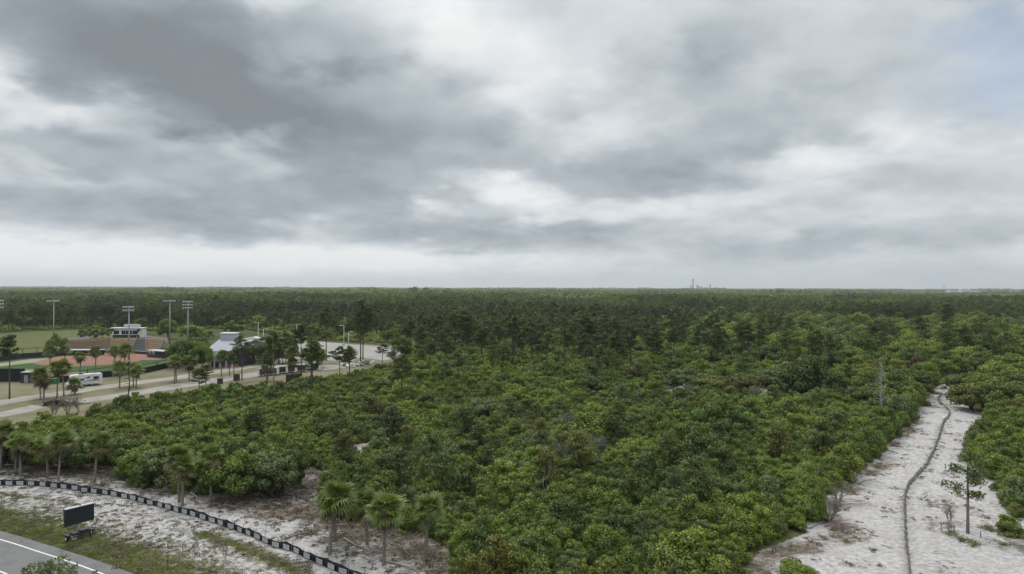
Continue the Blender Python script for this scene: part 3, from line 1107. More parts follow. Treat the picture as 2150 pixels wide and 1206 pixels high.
# ------------------------------------------------------------------ instanced ground cover and far woods
def scatter(name, label, cat, variants, pts, rot, scale, idx, k='stuff'):
    """ONE object of kind stuff: variants instanced on points by geometry nodes"""
    col = bpy.data.collections.new(name + "_kinds")
    for i, me in enumerate(variants):
        ob = bpy.data.objects.new(f"{name}_kind_{i:02d}", me)
        col.objects.link(ob)
    me = bpy.data.meshes.new(name)
    n = len(pts)
    me.vertices.add(n)
    me.vertices.foreach_set('co', np.asarray(pts, np.float32).ravel())
    for key, data in (('rot', rot), ('sx', scale[:, 0]), ('sz', scale[:, 1])):
        a = me.attributes.new(key, 'FLOAT', 'POINT'); a.data.foreach_set('value', np.asarray(data, np.float32))
    a = me.attributes.new('idx', 'INT', 'POINT'); a.data.foreach_set('value', np.asarray(idx, np.int32))
    o = link(name, me)
    ng = bpy.data.node_groups.new(name + "_scatter", 'GeometryNodeTree')
    ng.interface.new_socket("Geometry", in_out='INPUT', socket_type='NodeSocketGeometry')
    ng.interface.new_socket("Geometry", in_out='OUTPUT', socket_type='NodeSocketGeometry')
    N, L = ng.nodes.new, ng.links.new
    gi, go = N('NodeGroupInput'), N('NodeGroupOutput')
    ci = N('GeometryNodeCollectionInfo'); ci.inputs[0].default_value = col
    ci.inputs['Separate Children'].default_value = True; ci.inputs['Reset Children'].default_value = True
    ip = N('GeometryNodeInstanceOnPoints'); ip.inputs['Pick Instance'].default_value = True
    def named(nm, t):
        q = N('GeometryNodeInputNamedAttribute'); q.data_type = t; q.inputs[0].default_value = nm
        return q.outputs[0]
    cr = N('ShaderNodeCombineXYZ'); L(named('rot', 'FLOAT'), cr.inputs[2])
    cs = N('ShaderNodeCombineXYZ'); sx = named('sx', 'FLOAT')
    L(sx, cs.inputs[0]); L(sx, cs.inputs[1]); L(named('sz', 'FLOAT'), cs.inputs[2])
    L(gi.outputs[0], ip.inputs['Points']); L(ci.outputs[0], ip.inputs['Instance'])
    L(named('idx', 'INT'), ip.inputs['Instance Index'])
    e2r = N('FunctionNodeEulerToRotation'); L(cr.outputs[0], e2r.inputs[0])
    L(e2r.outputs[0], ip.inputs['Rotation']); L(cs.outputs[0], ip.inputs['Scale'])
    L(ip.outputs[0], go.inputs[0])
    md = o.modifiers.new("scatter", 'NODES'); md.node_group = ng
    kind(o, k); o['label'] = label; o['category'] = cat
    return o


def jitter_grid(rg, x0, x1, y0, y1, step, jit=0.45):
    gx = np.arange(x0, x1, step); gy = np.arange(y0, y1, step)
    X, Y = np.meshgrid(gx, gy)
    X = X.ravel() + rg.uniform(-jit, jit, X.size) * step
    Y = Y.ravel() + rg.uniform(-jit, jit, Y.size) * step
    return X, Y

# ================================================================== PLANTING
PARK = gpoly([(-900, 740), (-260, 716), (0, 698), (90, 693), (200, 690), (300, 694), (360, 698), (440, 690), (540, 694), (618, 711), (740, 719), (845, 724), (843, 768), (800, 782), (760, 798),
              (700, 808), (560, 824), (420, 836), (300, 846), (210, 868), (150, 890), (60, 905), (-300, 950), (-900, 985)])
BACKLINE = [tuple(at(*q)[:2]) for q in [(-300, 955), (60, 908), (155, 893), (215, 872), (305, 850), (425, 840), (565, 828), (705, 812), (765, 797), (800, 783), (845, 770), (850, 735)]]
THICKET = gpoly([(-300, 975), (0, 980), (130, 982), (265, 985), (275, 1025), (335, 1035), (440, 1038), (520, 1050), (598, 1048), (620, 1015), (640, 970), (688, 1000), (712, 1058),
                 (738, 1096), (800, 1108), (880, 1121), (950, 1158), (1000, 1200), (1030, 1300), (1450, 1300), (1545, 1200), (1590, 1150), (1690, 1110), (1735, 1105), (1715, 1055), (1780, 1010), (1840, 962), (1880, 912), (1912, 880), (1925, 845),
                 (1945, 815), (1965, 800), (1965, 745), (1600, 745), (1300, 745), (1000, 740), (900, 745), (850, 735), (845, 770), (800, 783), (765, 797), (705, 812), (565, 828), (425, 840), (305, 850), (215, 872), (155, 893), (60, 908), (-300, 955)])
THICK_R = gpoly([(2330, 1150), (2190, 1105), (2120, 1085), (2085, 1020), (2052, 980), (2048, 925), (2075, 903), (2070, 872), (2085, 845), (2060, 812), (2100, 745), (2330, 745)])
HOLES = [gpoly(p) for p in POCKETS]


def visible(x, y, h, pad=40):
    c = column(x, y)
    top = 603 + FPX * (CAM_H - h) / y
    return (c > -pad) & (c < 2150 + pad) & (top < 1215)


EXPLICIT = []        # footprints kept clear of random plants


def keep_clear(p, r):
    EXPLICIT.append((p[0], p[1], r))


# ---------- explicit trees -------------------------------------------------
def put_pine(px, base, top, desc, v=None, brk=None, crown=True, wide=1.0):
    p = at(px, base)
    h = zat(px, top, p.y)
    if v is None:
        v = R.choice((2, 4)) if any(w in desc for w in ('slim', 'slender', 'stem', 'spindly', 'straight', 'lightly', 'thin')) else R.randrange(6)
    s = h / 15.0
    o = tree("pine_tree", TALL[v], p, R.uniform(0, 6.28), (s * 0.55 + 0.45 * wide, s * 0.55 + 0.45 * wide, s), None, desc, "pine", "pine", "tall pines standing among the scrub")
    if brk is not None:
        t = [q for q in o.children if q.name.startswith('trunk')][0]; t.material_slots[0].link = 'OBJECT'; t.material_slots[0].material = brk
    keep_clear(p, 1.5)
    return o


for a in [(575, 852, 698, "pale-stemmed"), (653, 850, 712, "slender"), (656, 840, 722, "crooked-branched"), (843, 874, 752, "slim dark"), (935, 840, 762, "white-stemmed thin"),
          (963, 832, 736, "slim"), (757, 764, 632, "very tall"), (762, 763, 640, "very tall twin"), (633, 800, 684, "tall bare-stemmed"), (685, 758, 648, "tall"),
          (508, 798, 706, "wide-crowned"), (491, 800, 735, "thin"), (1295, 806, 698, "dark-stemmed"), (803, 772, 722, "short"), (600, 772, 700, "slim"), (594, 772, 712, "leaning slim"),
          (20, 838, 706, "dark bushy"), (1775, 842, 768, "small"), (560, 802, 742, "thin scraggly"), (1185, 806, 690, "tall bushy"), (1080, 790, 668, "tall"),
          (925, 770, 664, "bushy"), (1130, 800, 712, "slim"), (1245, 780, 676, "bushy"), (1420, 770, 672, "tall"), (1360, 772, 680, "slim"), (880, 768, 690, "slim"),
          (955, 750, 655, "tall slim"), (1500, 762, 660, "tall bushy"), (1012, 778, 690, "bushy"), (418, 838, 775, "small dark"), (432, 836, 768, "small thin")]:
    b = {575: PALEB, 935: PALEB, 1295: PINEB}.get(a[0])
    put_pine(*a, brk=b)

rgx = np.random.default_rng(77)
for i in range(60):
    px = rgx.uniform(560, 1640); base = rgx.uniform(728, 832) if px < 1400 else rgx.uniform(725, 800)
    if px < 860 and base > 0 and inside(PARK, [at(px, base).x], [at(px, base).y])[0]:
        continue
    hh = rgx.uniform(10.5, 18); q = at(px, base); top = 603 + FPX * (CAM_H - hh) / q.y
    put_pine(px, base, top, ("slender", "spindly", "straight", "lightly crowned", "dark-topped")[i % 5], wide=0.85)

p = at(2032, 1122); h = zat(2032, 950, p.y)
TALL.append(pine_parts(390, H=9.0, crown_from=0.38, n_br=13, spread=1.9, leaf=0.38, n_leaf=2100, brk=PALEB))
o = tree("pine_tree", TALL[6], p, 0.4, (h / 9.0 * 0.95, h / 9.0 * 0.95, h / 9.0), None, "", "", "pine", None)
PENDING.pop(); o['label'] = "small lone pine standing on the white sand right of the grey fence"
keep_clear(p, 2.5)

for px, base, top, d in [(1040, 1238, 1128, "tall yellowish"), (1075, 1246, 1150, "bushy"), (975, 1232, 1150, "slim"), (992, 1250, 1172, "small"), (952, 1215, 1175, "low")]:
    p = at(px, base); h = zat(px, top, p.y)
    tree("young_pine", YOUNG[px % 3], p, px, (h / 6, h / 6, h / 6), None, d, "young pine", "young pine", "young pines at the bottom edge")
    keep_clear(p, 1.6)

rgy = np.random.default_rng(78)
for i in range(70):
    px = rgy.uniform(380, 1820); base = rgy.uniform(842, 1090); q = at(px, base)
    if not inside(THICKET, [q.x], [q.y])[0] or line_dist(BACKLINE, [q.x], [q.y])[0][0] < 14 or any(math.hypot(q.x - e[0], q.y - e[1]) < e[2] + 1 for e in EXPLICIT):
        continue
    sy = rgy.uniform(0.75, 1.25)
    tree("young_pine", YOUNG[i % 3], q, rgy.uniform(0, 6), (sy * 0.95, sy * 0.95, sy), (PINE, LEAF['grey-green'], LEAF['olive'])[i % 3], ("dark feathery", "grey feathery", "olive feathery")[i % 3], "young pine", "young pine", "young pines scattered through the scrub")
    keep_clear(q, 1.1)

# dead and burnt trees
def put_snag(px, base, top, seed, mat, label, n, L0, r, name="dead_tree", droop=0.2):
    p = at(px, base); h = zat(px, top, p.y)
    t, b = snag_mesh(seed, h, mat, n, L0, r, droop)
    o = thing(name, label, "dead tree", p)
    link("trunk", t, o)
    for q in b:
        link("branch", q, o)
    keep_clear(p, 1.0)
put_snag(1850, 886, 762, 610, DEADW, "bleached white dead tree with short bare branches left of the sand path", 38, 2.3, 0.165)
put_snag(270, 880, 752, 611, CHAR, "blackened bare dead pine rising from the thicket below the ball field", 8, 1.3, 0.17)
put_snag(1322, 812, 762, 612, DEADB, "short pale broken snag beside the dark-stemmed pine", 5, 1.5, 0.14)
put_snag(1340, 856, 802, 613, DEADB, "forked white dead stem in the middle of the scrub", 7, 2.6, 0.10)
put_snag(1358, 706, 690, 614, DEADB, "small pale dead trunk among the far pines", 5, 2.0, 0.3)
put_snag(1468, 872, 822, 615, DEADB, "leaning pale dead stem in front of the white sand clearing", 6, 2.4, 0.10)

rgs = np.random.default_rng(91)
for i in range(12):
    px = rgs.uniform(900, 1800); base = rgs.uniform(840, 1080); q = at(px, base)
    hh = rgs.uniform(3.8, 6.2); t, b = snag_mesh(640 + i, hh, DEADB, 4, 2.2, 0.075, 0.0)
    o = link("dead_sapling", None, None, q)
    want_label(o, ("thin grey", "pale forked", "slanting pale")[i % 3], "dead sapling", "dead tree", "dead saplings in the thicket")
    link("trunk", t, o)
    for w in b:
        link("branch", w, o)
    keep_clear(q, 0.9)

# palms: the near ones frond by frond
NEARP = [(692, 1169, 1050, 1.26, 44, .05, .20, "thick-crowned palm right at the fence, foremost of the foreground pair"),
         (704, 1137, 1046, 1.12, 34, .05, .22, "palm half hidden behind the thick palm at the fence"),
         (771, 1147, 1052, 1.02, 32, .10, .24, "palm with a drooping yellowed crown, left of the central foreground palm"),
         (806, 1189, 1066, 1.28, 42, .04, .20, "central foreground palm with wide arching fan leaves"),
         (893, 1180, 1062, 1.05, 36, .06, .15, "rightmost foreground palm, upright with a bright green crown"),
         (376, 1056, 955, 1.15, 34, .30, .16, "taller rear stem of the twin palms behind the silt fence"),
         (383, 1064, 978, 1.10, 34, .22, .16, "front stem of the twin palms behind the silt fence"),
         (443, 1054, 955, 1.10, 34, .14, .20, "slim palm just right of the twin palms"),
         (199, 1014, 928, 1.20, 36, .22, .14, "single palm with a grey stem, rightmost of the left palm row"),
         (123, 1014, 926, 1.32, 38, .28, .14, "broad yellowing palm in the middle of the left palm row"),
         (100, 1004, 934, 1.15, 34, .38, .14, "yellow-leaved palm tucked behind the broad yellowing palm"),
         (43, 1002, 930, 1.25, 34, .22, .30, "shaggy palm second from the left edge"),
         (33, 992, 925, 1.15, 34, .10, .36, "dull brownish palm behind the shaggy palm at left"),
         (1, 986, 905, 1.30, 34, .10, .42, "brown ragged palm cut by the left edge of the picture")]
for i, (px, base, cc_, s, n, ye, de, lab) in enumerate(NEARP):
    p = at(px, base); h = zat(px, cc_ + 6, p.y); s *= 0.92; n += 8
    o = thing("cabbage_palm", lab, "palm", p, px * 0.7, "palms behind the silt fence")
    tm, top = palm_trunk(430 + i, h, PALMB, 0.19 if i < 5 else 0.17)
    link("trunk", tm, o)
    for me, el, az, fs_ in frond_layout(450 + i, n, ye, de):
        f = link("frond", me, o)
        f.matrix_local = Matrix.Translation(top) @ frond_matrix(el, az, fs_ * s)
    keep_clear(p, 1.6)

PTR = [palm_trunk(470 + i, 5.0) [0] for i in range(3)]
FARPALM = [(85, 840, 788), (92, 836, 797), (120, 834, 772), (134, 832, 768), (157, 828, 806), (168, 784, 746), (200, 786, 735), (105, 769, 735), (137, 766, 733), (238, 792, 734), (262, 790, 733),
           (251, 815, 771), (280, 812, 774), (286, 815, 776), (366, 806, 757), (370, 800, 756), (397, 801, 760), (465, 790, 745), (482, 789, 748), (562, 800, 767), (612, 805, 738), (613, 806, 760),
           (172, 712, 697), (187, 711, 695), (201, 711, 697), (216, 711, 693), (228, 711, 694), (440, 770, 745)]
for i, (px, base, cc_) in enumerate(FARPALM):
    p = at(px, base); h = zat(px, cc_ + 4, p.y)
    o = link("cabbage_palm", None, None, p, px * 1.3)
    d_ = "tall" if h > 9 else ("short" if h < 5 else "medium-height")
    want_label(o, d_, "palm", "palm", "palms round the ball park")
    t = link("trunk", PTR[i % 3], o); t.scale = (1.1, 1.1, h / 5.0)
    c_ = link("crown", PALM_CROWN[i % 4], o); c_.location = (0, 0, h); s = R.uniform(1.15, 1.45); c_.scale = (s, s, s)

# broadleaf trees placed one by one
def put_oak(px, base, top, width, tone, desc, v=None):
    p = at(px, base); h = zat(px, top, p.y)
    w = width / FPX * p.y
    v = R.randrange(6) if v is None else v
    tree("broadleaf_tree", OAK[v], p, R.uniform(0, 6), (w / 8.6, w / 8.6, h / 8.2), LEAF[tone], desc, "broadleaf tree", "tree", "broadleaf trees")
    keep_clear(p, w * 0.35)
for a in [(405, 776, 690, 62, 'deep green', "big dark"), (372, 772, 712, 44, 'deep green', "dark spreading"), (424, 778, 702, 40, 'mid green', "dense green"), (386, 768, 735, 50, 'deep green', "low dark"),
          (352, 712, 668, 44, 'mid green', "round bright-topped"), (402, 716, 678, 60, 'mid green', "wide green"), (430, 712, 690, 36, 'deep green', "dark"),
          (548, 765, 716, 56, 'deep green', "spreading dark"), (585, 764, 718, 46, 'deep green', "rounded dark"), (570, 758, 712, 50, 'mid green', "broad"), (484, 702, 672, 30, 'deep green', "dark round"),
          (500, 702, 676, 26, 'olive', "dull"), (612, 762, 708, 34, 'deep green', "narrow dark"), (118, 735, 699, 26, 'yellow-green', "bright"), (103, 738, 712, 16, 'yellow-green', "small bright"),
          (133, 737, 706, 20, 'mid green', "small green"), (665, 772, 722, 44, 'mid green', "green"), (700, 822, 785, 40, 'mid green', "low green"),
          (338, 1026, 935, 105, 'grey-green', "large rounded"), (415, 1022, 945, 80, 'mid green', "rounded"), (500, 1048, 940, 120, 'mid green', "very large rounded"), (570, 1044, 940, 110, 'grey-green', "wide rounded"), (605, 1030, 940, 90, 'deep green', "dark rounded"),
          (300, 1010, 930, 90, 'mid green', "lumpy"), (545, 1008, 918, 110, 'mid green', "tall rounded"),
          (250, 985, 900, 90, 'deep green', "dark"), (170, 985, 905, 100, 'deep green', "shadowy"), (90, 985, 900, 100, 'mid green', "shadowy green"), (10, 975, 890, 80, 'deep green', "brushy"),
          (1700, 842, 742, 120, 'deep green', "big gnarled"), (1640, 838, 765, 110, 'grey-green', "pale leaning"), (1575, 838, 772, 100, 'olive', "loose grey-leaved"), (1500, 838, 775, 100, 'olive', "loose olive"),
          (1440, 832, 770, 90, 'grey-green', "feathery"), (1755, 845, 780, 80, 'olive', "straggly"), (2040, 862, 790, 95, 'olive', "brownish spreading"), (2085, 872, 776, 100, 'olive', "wide brownish"), (2135, 868, 782, 100, 'olive', "edge-cut brownish"), (2070, 846, 768, 90, 'yellow-green', "yellowish"), (2120, 842, 760, 90, 'olive', "tall brownish"),
          (2015, 832, 782, 70, 'olive', "low olive"), (2135, 800, 740, 100, 'mid green', "bright"),
          (1925, 812, 744, 40, 'brown', "rust-brown dying"), (1915, 835, 770, 90, 'deep green', "dark low"), (1870, 850, 780, 100, 'deep green', "dark wide"), (1820, 850, 775, 90, 'mid green', "green"),
          (1400, 760, 712, 70, 'yellow-green', "bright lime"), (1570, 705, 655, 80, 'mid green', "tall bright"), (1560, 760, 715, 90, 'yellow-green', "bright rounded"), (1450, 770, 720, 80, 'mid green', "rounded"),
          (1030, 905, 820, 90, 'grey-green', "dark pine-like")]:
    put_oak(*a)

# bare grey shrubs
for i, (px, base, s) in enumerate([(1150, 965, 1.4), (1175, 945, 1.5), (1205, 950, 1.6), (1232, 960, 1.5), (1255, 945, 1.3), (1190, 975, 1.3), (1130, 950, 1.2), (1222, 925, 1.4), (1160, 925, 1.3),
                                   (112, 878, 1.1), (140, 872, 1.3), (165, 866, 1.1),(1140, 985, 1.5), (1172, 990, 1.4), (1240, 985, 1.5), (1262, 970, 1.4), (1120, 970, 1.4), (1192, 915, 1.5), (1245, 915, 1.4), (1215, 990, 1.5), (1105, 930, 1.3), (1275, 930, 1.3), (600, 1040, 1.2), (1745, 1095, 0.9), (1760, 1060, 0.9), (1995, 1098, 0.7), (1720, 1085, 0.8), (1440, 845, 1.5), (1590, 850, 1.6), (845, 815, 1.4)]):
    p = at(px, base); s *= 1.2
    o = link("bare_shrub", BARE[i % 4], None, p, i * 1.7, s)
    want_label(o, ("thin", "tangled", "brittle")[i % 3], "leafless grey shrub", "shrub", "leafless grey shrubs")
    keep_clear(p, 1.9)

EX = np.array(EXPLICIT)


def clear_of(x, y, k=1.0):
    ok = np.ones(x.shape, bool)
    for ex, ey, er in EX:
        ok &= np.hypot(x - ex, y - ey) > er * k
    return ok


TONES = ['deep green', 'mid green', 'yellow-green', 'olive', 'grey-green']
DESC = {'deep green': "dark green", 'mid green': "leaf-green", 'yellow-green': "yellow-green", 'olive': "olive", 'grey-green': "grey-green"}


def tone_of(x, y, rg, bias=(0.26, 0.34, 0.22, 0.10, 0.08)):
    """tone index: neighbours tend to share one"""
    q = noise2(x, y, 21, 11.0) * 0.55 + noise2(x, y, 22, 4.0) * 0.25 + rg.random(np.shape(x)) * 0.35
    r = np.argsort(np.argsort(q)) / max(1, len(q))
    order = [0, 1, 4, 2, 3]
    cum = np.cumsum([bias[k] for k in order])
    return np.array([order[min(4, int(np.searchsorted(cum, v)))] for v in r])


# ---------- the scrub thicket ----------------------------------------------
rg = np.random.default_rng(50)
X, Y = jitter_grid(rg, -110, 150, 62, 300, 2.05)
ok = inside(THICKET, X, Y) | inside(THICK_R, X, Y)
for hpoly in HOLES:
    ok &= ~inside(hpoly, X, Y)
ok &= clear_of(X, Y, 1.0) & (np.abs(X) < 0.80 * Y + 6)
c_ = column(X, Y)
ok &= ~((Y > 225) & (rg.random(X.shape) < 0.35))
ok &= ~((Y > 195) & (c_ > 1380) & (rg.random(X.shape) < 0.4))
X, Y = X[ok], Y[ok]
S = 0.46 + 0.58 * noise2(X, Y, 31, 9.0) + 0.62 * rg.random(X.shape) ** 3
S *= np.where(rg.random(X.shape) < 0.10, 1.35, 1.0)
S *= np.clip(0.86 + (Y - 80) / 300, 0.86, 1.25)
for hpoly in HOLES:
    hx, hy = np.mean([q[0] for q in hpoly]), np.mean([q[1] for q in hpoly])
    S *= np.where(Y < hy, np.clip(0.35 + np.hypot((X - hx) * 0.8, (Y - hy) * 0.55) / 26, 0.42, 1.0), 1.0)
S *= np.clip(0.55 + line_dist(BACKLINE, X, Y)[0] / 28, 0.55, 1.0)
T = tone_of(X, Y, rg, (0.20, 0.36, 0.29, 0.08, 0.07))
order = np.argsort(np.hypot(X, Y))
vis = visible(X, Y, 3.3 * S, 20)
thing_ids = [i for i in order if vis[i]][:300]
rest = np.array([i for i in range(len(X)) if i not in set(thing_ids)])
for i in thing_ids:
    sz = "small" if S[i] < 0.70 else ("large" if S[i] > 1.0 else "mid-sized")
    t = TONES[T[i]]
    tree("scrub_oak", SCRUB[int(rg.integers(7))], (X[i], Y[i], 0), rg.uniform(0, 6.28), (S[i] * rg.uniform(.92, 1.15), S[i] * rg.uniform(.92, 1.15), S[i] * rg.uniform(.85, 1.1)),
         LEAF[t], f"{sz} {DESC[t]}", "scrub oak", "shrub", "scrub oaks of the thicket")


def variants_of(parts_list, tones):
    out = []
    for t in tones:
        for tr_, cr_ in parts_list:
            c2 = cr_.copy(); c2.materials[0] = LEAF[t] if isinstance(t, str) else t
            out.append(joined("kind", [tr_, c2]))
    return out


SV = variants_of(SCRUB[:5], TONES)


def spread_stuff(name, label, cat, variants, x, y, s, sz, idx, rg, z=0.0):
    pts = np.stack([x, y, np.full(x.shape, z)], 1)
    return scatter(name, label, cat, variants, pts, rg.uniform(0, 6.28, x.shape), np.stack([s, sz], 1), idx)


spread_stuff("scrub_thicket", "far part of the dense green scrub oak thicket", "scrub", SV, X[rest], Y[rest], S[rest], S[rest] * rg.uniform(.85, 1.15, len(rest)),
             T[rest] * 5 + rg.integers(0, 5, len(rest)), rg)
print("scrub", len(X))

# ---------- broadleaf canopy and pines -------------------------------------
rg = np.random.default_rng(51)
def woods_mask(x, y):
    ok_ = ~inside(PARK, x, y) & clear_of(x, y, 0.8)
    for hpoly in HOLES:
        ok_ &= ~inside(hpoly, x, y)
    ok_ &= ~inside(PATH, x, y)
    return ok_ & (np.abs(x) < 0.80 * y + 10)

# broadleaf
X, Y = jitter_grid(rg, -900, 900, 125, 1150, 7.0)
c_ = column(X, Y)
nz = noise2(X, Y, 41, 55.0)
dens = np.where(c_ > 1400, np.where(Y < 560, 0.95, 0.40), np.where(c_ > 830, np.where(Y < 260, 0.60, np.where(Y < 350, 0.30, 0.12)), 0.12))
dens = np.where((c_ < 560) & (Y > 480), 0.40, dens)
dens = np.where((c_ > 1150) & (c_ <= 1400) & (Y < 330), 0.55, dens)
dens = np.where(Y < 225, dens * 0.45, dens)
dens = np.where(Y < 185, 0.13, dens)
okt = (line_dist(BACKLINE, X, Y)[0] > 18) & (inside(THICKET, X, Y) | inside(THICK_R, X, Y) | (Y > 185))
dens = np.where(Y > 700, np.maximum(dens * 0.8, 0.22 * (nz > 0.5)), dens)
ok = okt & woods_mask(X, Y) & (rg.random(X.shape) < dens * (0.7 + 0.6 * nz))
X, Y = X[ok], Y[ok]; c_ = column(X, Y)
S = (0.55 + 0.75 * rg.random(X.shape) ** 1.4) * np.where(c_ > 1400, 1.30, 1.0)
S = np.where(Y < 185, S * 0.66, np.where(Y < 250, S * 0.74, S))
SZ = S * rg.uniform(0.85, 1.15, X.shape)
T = tone_of(X, Y, rg, (0.36, 0.36, 0.16, 0.07, 0.05))
order = np.argsort(np.hypot(X, Y)); vis = visible(X, Y, 8 * S, 10)
ids = [i for i in order if vis[i]][:255]
rest = np.array([i for i in range(len(X)) if i not in set(ids)])
for i in ids:
    sz = "low" if S[i] < 0.62 else ("big" if S[i] > 0.98 else "rounded")
    t = TONES[T[i]]
    tree("broadleaf_tree", OAK[int(rg.integers(6))], (X[i], Y[i], 0), rg.uniform(0, 6.28), (S[i], S[i], SZ[i]), LEAF[t], f"{sz} {DESC[t]}", "broadleaf tree", "tree", "broadleaf trees")
OV = variants_of(OAK[:4], ['deep green', 'mid green', 'yellow-green', 'olive', 'grey-green'])
spread_stuff("broadleaf_woods", "distant broadleaf canopy mixed into the pine woods", "woods", OV, X[rest], Y[rest], S[rest], SZ[rest], T[rest] * 4 + rg.integers(0, 4, len(rest)), rg)
print("broadleaf", len(X))

# pines
X, Y = jitter_grid(rg, -1050, 1050, 215, 1300, 6.4)
c_ = column(X, Y)
nz = noise2(X, Y, 43, 38.0)
dens = np.where(c_ > 1400, np.where(Y < 480, 0.07, 0.42), np.where(Y < 300, 0.16, np.where(Y < 420, 0.32, 0.42)))
dens = np.where((c_ < 560) & (Y > 470), 0.60, dens)
gap = ((X - at(1020, 672).x) / 42) ** 2 + ((Y - 640) / 170) ** 2 < 1
dens = np.where(gap, dens * 0.12, dens)
ok = woods_mask(X, Y) & (rg.random(X.shape) < dens * (0.45 + 1.1 * nz))
X, Y = X[ok], Y[ok]
H = rg.uniform(11.5, 17.5, X.shape) * (0.74 + 0.5 * noise2(X, Y, 44, 90.0))
order = np.argsort(np.hypot(X, Y)); vis = visible(X, Y, H, 10)
ids = [i for i in order if vis[i]][:268]
rest = np.array([i for i in range(len(X)) if i not in set(ids)])
for i in ids:
    s = H[i] / 15
    v = int(rg.integers(6))
    d_ = ("tall " if H[i] > 15.5 else "short " if H[i] < 12.5 else "") + ("full-crowned", "open-crowned", "thin-crowned", "bushy", "tufted", "flat-topped")[v]
    tree("pine_tree", TALL[v], (X[i], Y[i], 0), rg.uniform(0, 6.28), (s * 1.05, s * 1.05, s), None, d_, "pine", "pine", "pines of the open pine woods")
def repaint(q, mt):
    c2 = q[1].copy(); c2.materials[0] = mt
    return joined("kind", [q[0], c2])
PV = [joined("kind", list(q)) for q in TALL[:6]] + [joined("kind", list(q)) for q in FARP] + [repaint(q, LEAF['deep green']) for q in FARP] + [repaint(q, LEAF['mid green']) for q in FARP]
near = Y[rest] < 620
tq = noise2(X[rest], Y[rest], 47, 60.0) + rg.normal(0, 0.12, len(rest))
idx = np.where(near, rg.integers(0, 6, len(rest)), 6 + rg.integers(0, 4, len(rest)) + 4 * (tq > 0.5) + 4 * (tq > 0.66))
s = H[rest] / 15
spread_stuff("pine_woods", "distant open pine woods reaching towards the horizon", "woods", PV, X[rest], Y[rest], s * 1.1, s, idx, rg)
print("pines", len(X))

# palmetto and low shrubs under the pines
X, Y = jitter_grid(rg, -620, 620, 250, 800, 4.2)
c_ = column(X, Y)
ok = woods_mask(X, Y) & (c_ < 1480) & (rg.random(X.shape) < 0.62)
X, Y = X[ok], Y[ok]
PMV = []
for i in range(3):
    r2 = np.random.default_rng(700 + i)
    lb = [(r2.normal() * 1.2, r2.normal() * 1.2, 0.45, r2.uniform(.8, 1.3), r2.uniform(.8, 1.3), r2.uniform(.5, .9)) for _ in range(5)]
    for mt in (PALMETTO, LEAF['olive'], LEAF['yellow-green'], LEAF['mid green']):
        PMV.append(cloud_mesh("palmetto", r2, lb, 420, 0.55, mt, up=0.4))
S = rg.uniform(0.7, 1.5, X.shape)
spread_stuff("palmetto_understory", "yellowish low palmetto growing under the pines", "undergrowth", PMV, X, Y, S, S * rg.uniform(.7, 1.5, X.shape), rg.integers(0, 12, X.shape), rg)

# far canopy: patches of crowns, thousands of them, to the horizon
GV = []
for i in range(5):
    r2 = np.random.default_rng(800 + i)
    lb = []
    for k in range(34):
        s = r2.uniform(2.6, 4.6)
        lb.append((r2.uniform(-32, 32), r2.uniform(-32, 32), r2.uniform(8.5, 14.5) - s * 0.4, s, s, s * r2.uniform(.6, .9)))
    for k in range(26):
        s = r2.uniform(3, 5)
        lb.append((r2.uniform(-32, 32), r2.uniform(-32, 32), r2.uniform(3, 6), s, s, s * 0.7))
    for mt in (MIXW, LEAF['deep green'], LEAF['mid green']):
        GV.append(cloud_mesh("canopy_patch", r2, lb, 2400, 2.1, mt, up=0.5, deep=0.6))
xs, ys = [], []
for (y0, y1, st) in ((1130, 2600, 52), (2600, 5200, 78), (5200, 9500, 120)):
    a, b = jitter_grid(rg, -0.84 * y1, 0.84 * y1, y0, y1, st)
    k = np.abs(a) < 0.82 * b + 20
    xs.append(a[k]); ys.append(b[k])
X = np.concatenate(xs); Y = np.concatenate(ys)
S = rg.uniform(0.85, 1.25, X.shape) * np.where(Y > 5200, 1.9, np.where(Y > 2600, 1.35, 1.0))
SZ = rg.uniform(0.70, 1.20, X.shape) * (0.55 + 0.55 * noise2(X, Y, 45, 420.0) + 0.35 * noise2(X, Y, 46, 130.0))
SZ *= np.where(rg.random(X.shape) < 0.06, 1.35, 1.0)
T = tone_of(X, Y, rg, (0.3, 0.3, 0.4, 0, 0)) % 3
spread_stuff("far_woods", "endless dark woods fading into haze at the horizon", "woods", GV, X, Y, S, SZ, rg.integers(0, 5, X.shape) * 3 + T, rg)
print("groves", len(X))

# leafy sapling tops at the lower left corner, shrubs and weeds on the sand
def put_shrub(px, base, top, width, tone, label, name="shrub"):
    p = at(px, base); h = zat(px, top, p.y); w = width / FPX * p.y
    o = thing(name, label, "shrub", p, px, None, (w / 3.8, w / 3.8, h / 3.3))
    pr = SCRUB[px % 7]
    link("trunk", pr[0], o); c2 = link("crown", pr[1], o)
    c2.material_slots[0].link = 'OBJECT'; c2.material_slots[0].material = LEAF[tone]
for a in [(1668, 1216, 1181, 85, 'mid green', "single round green shrub on the sand at the bottom edge"), (2120, 1120, 1085, 60, 'mid green', "green bush at the edge of the right thicket"),
          (795, 955, 905, 56, 'grey-green', "pale grey-green shrub beside the small sand pocket"),
          (2050, 965, 935, 60, 'mid green', "green shrub leaning over the sand path")]:
    put_shrub(*a)

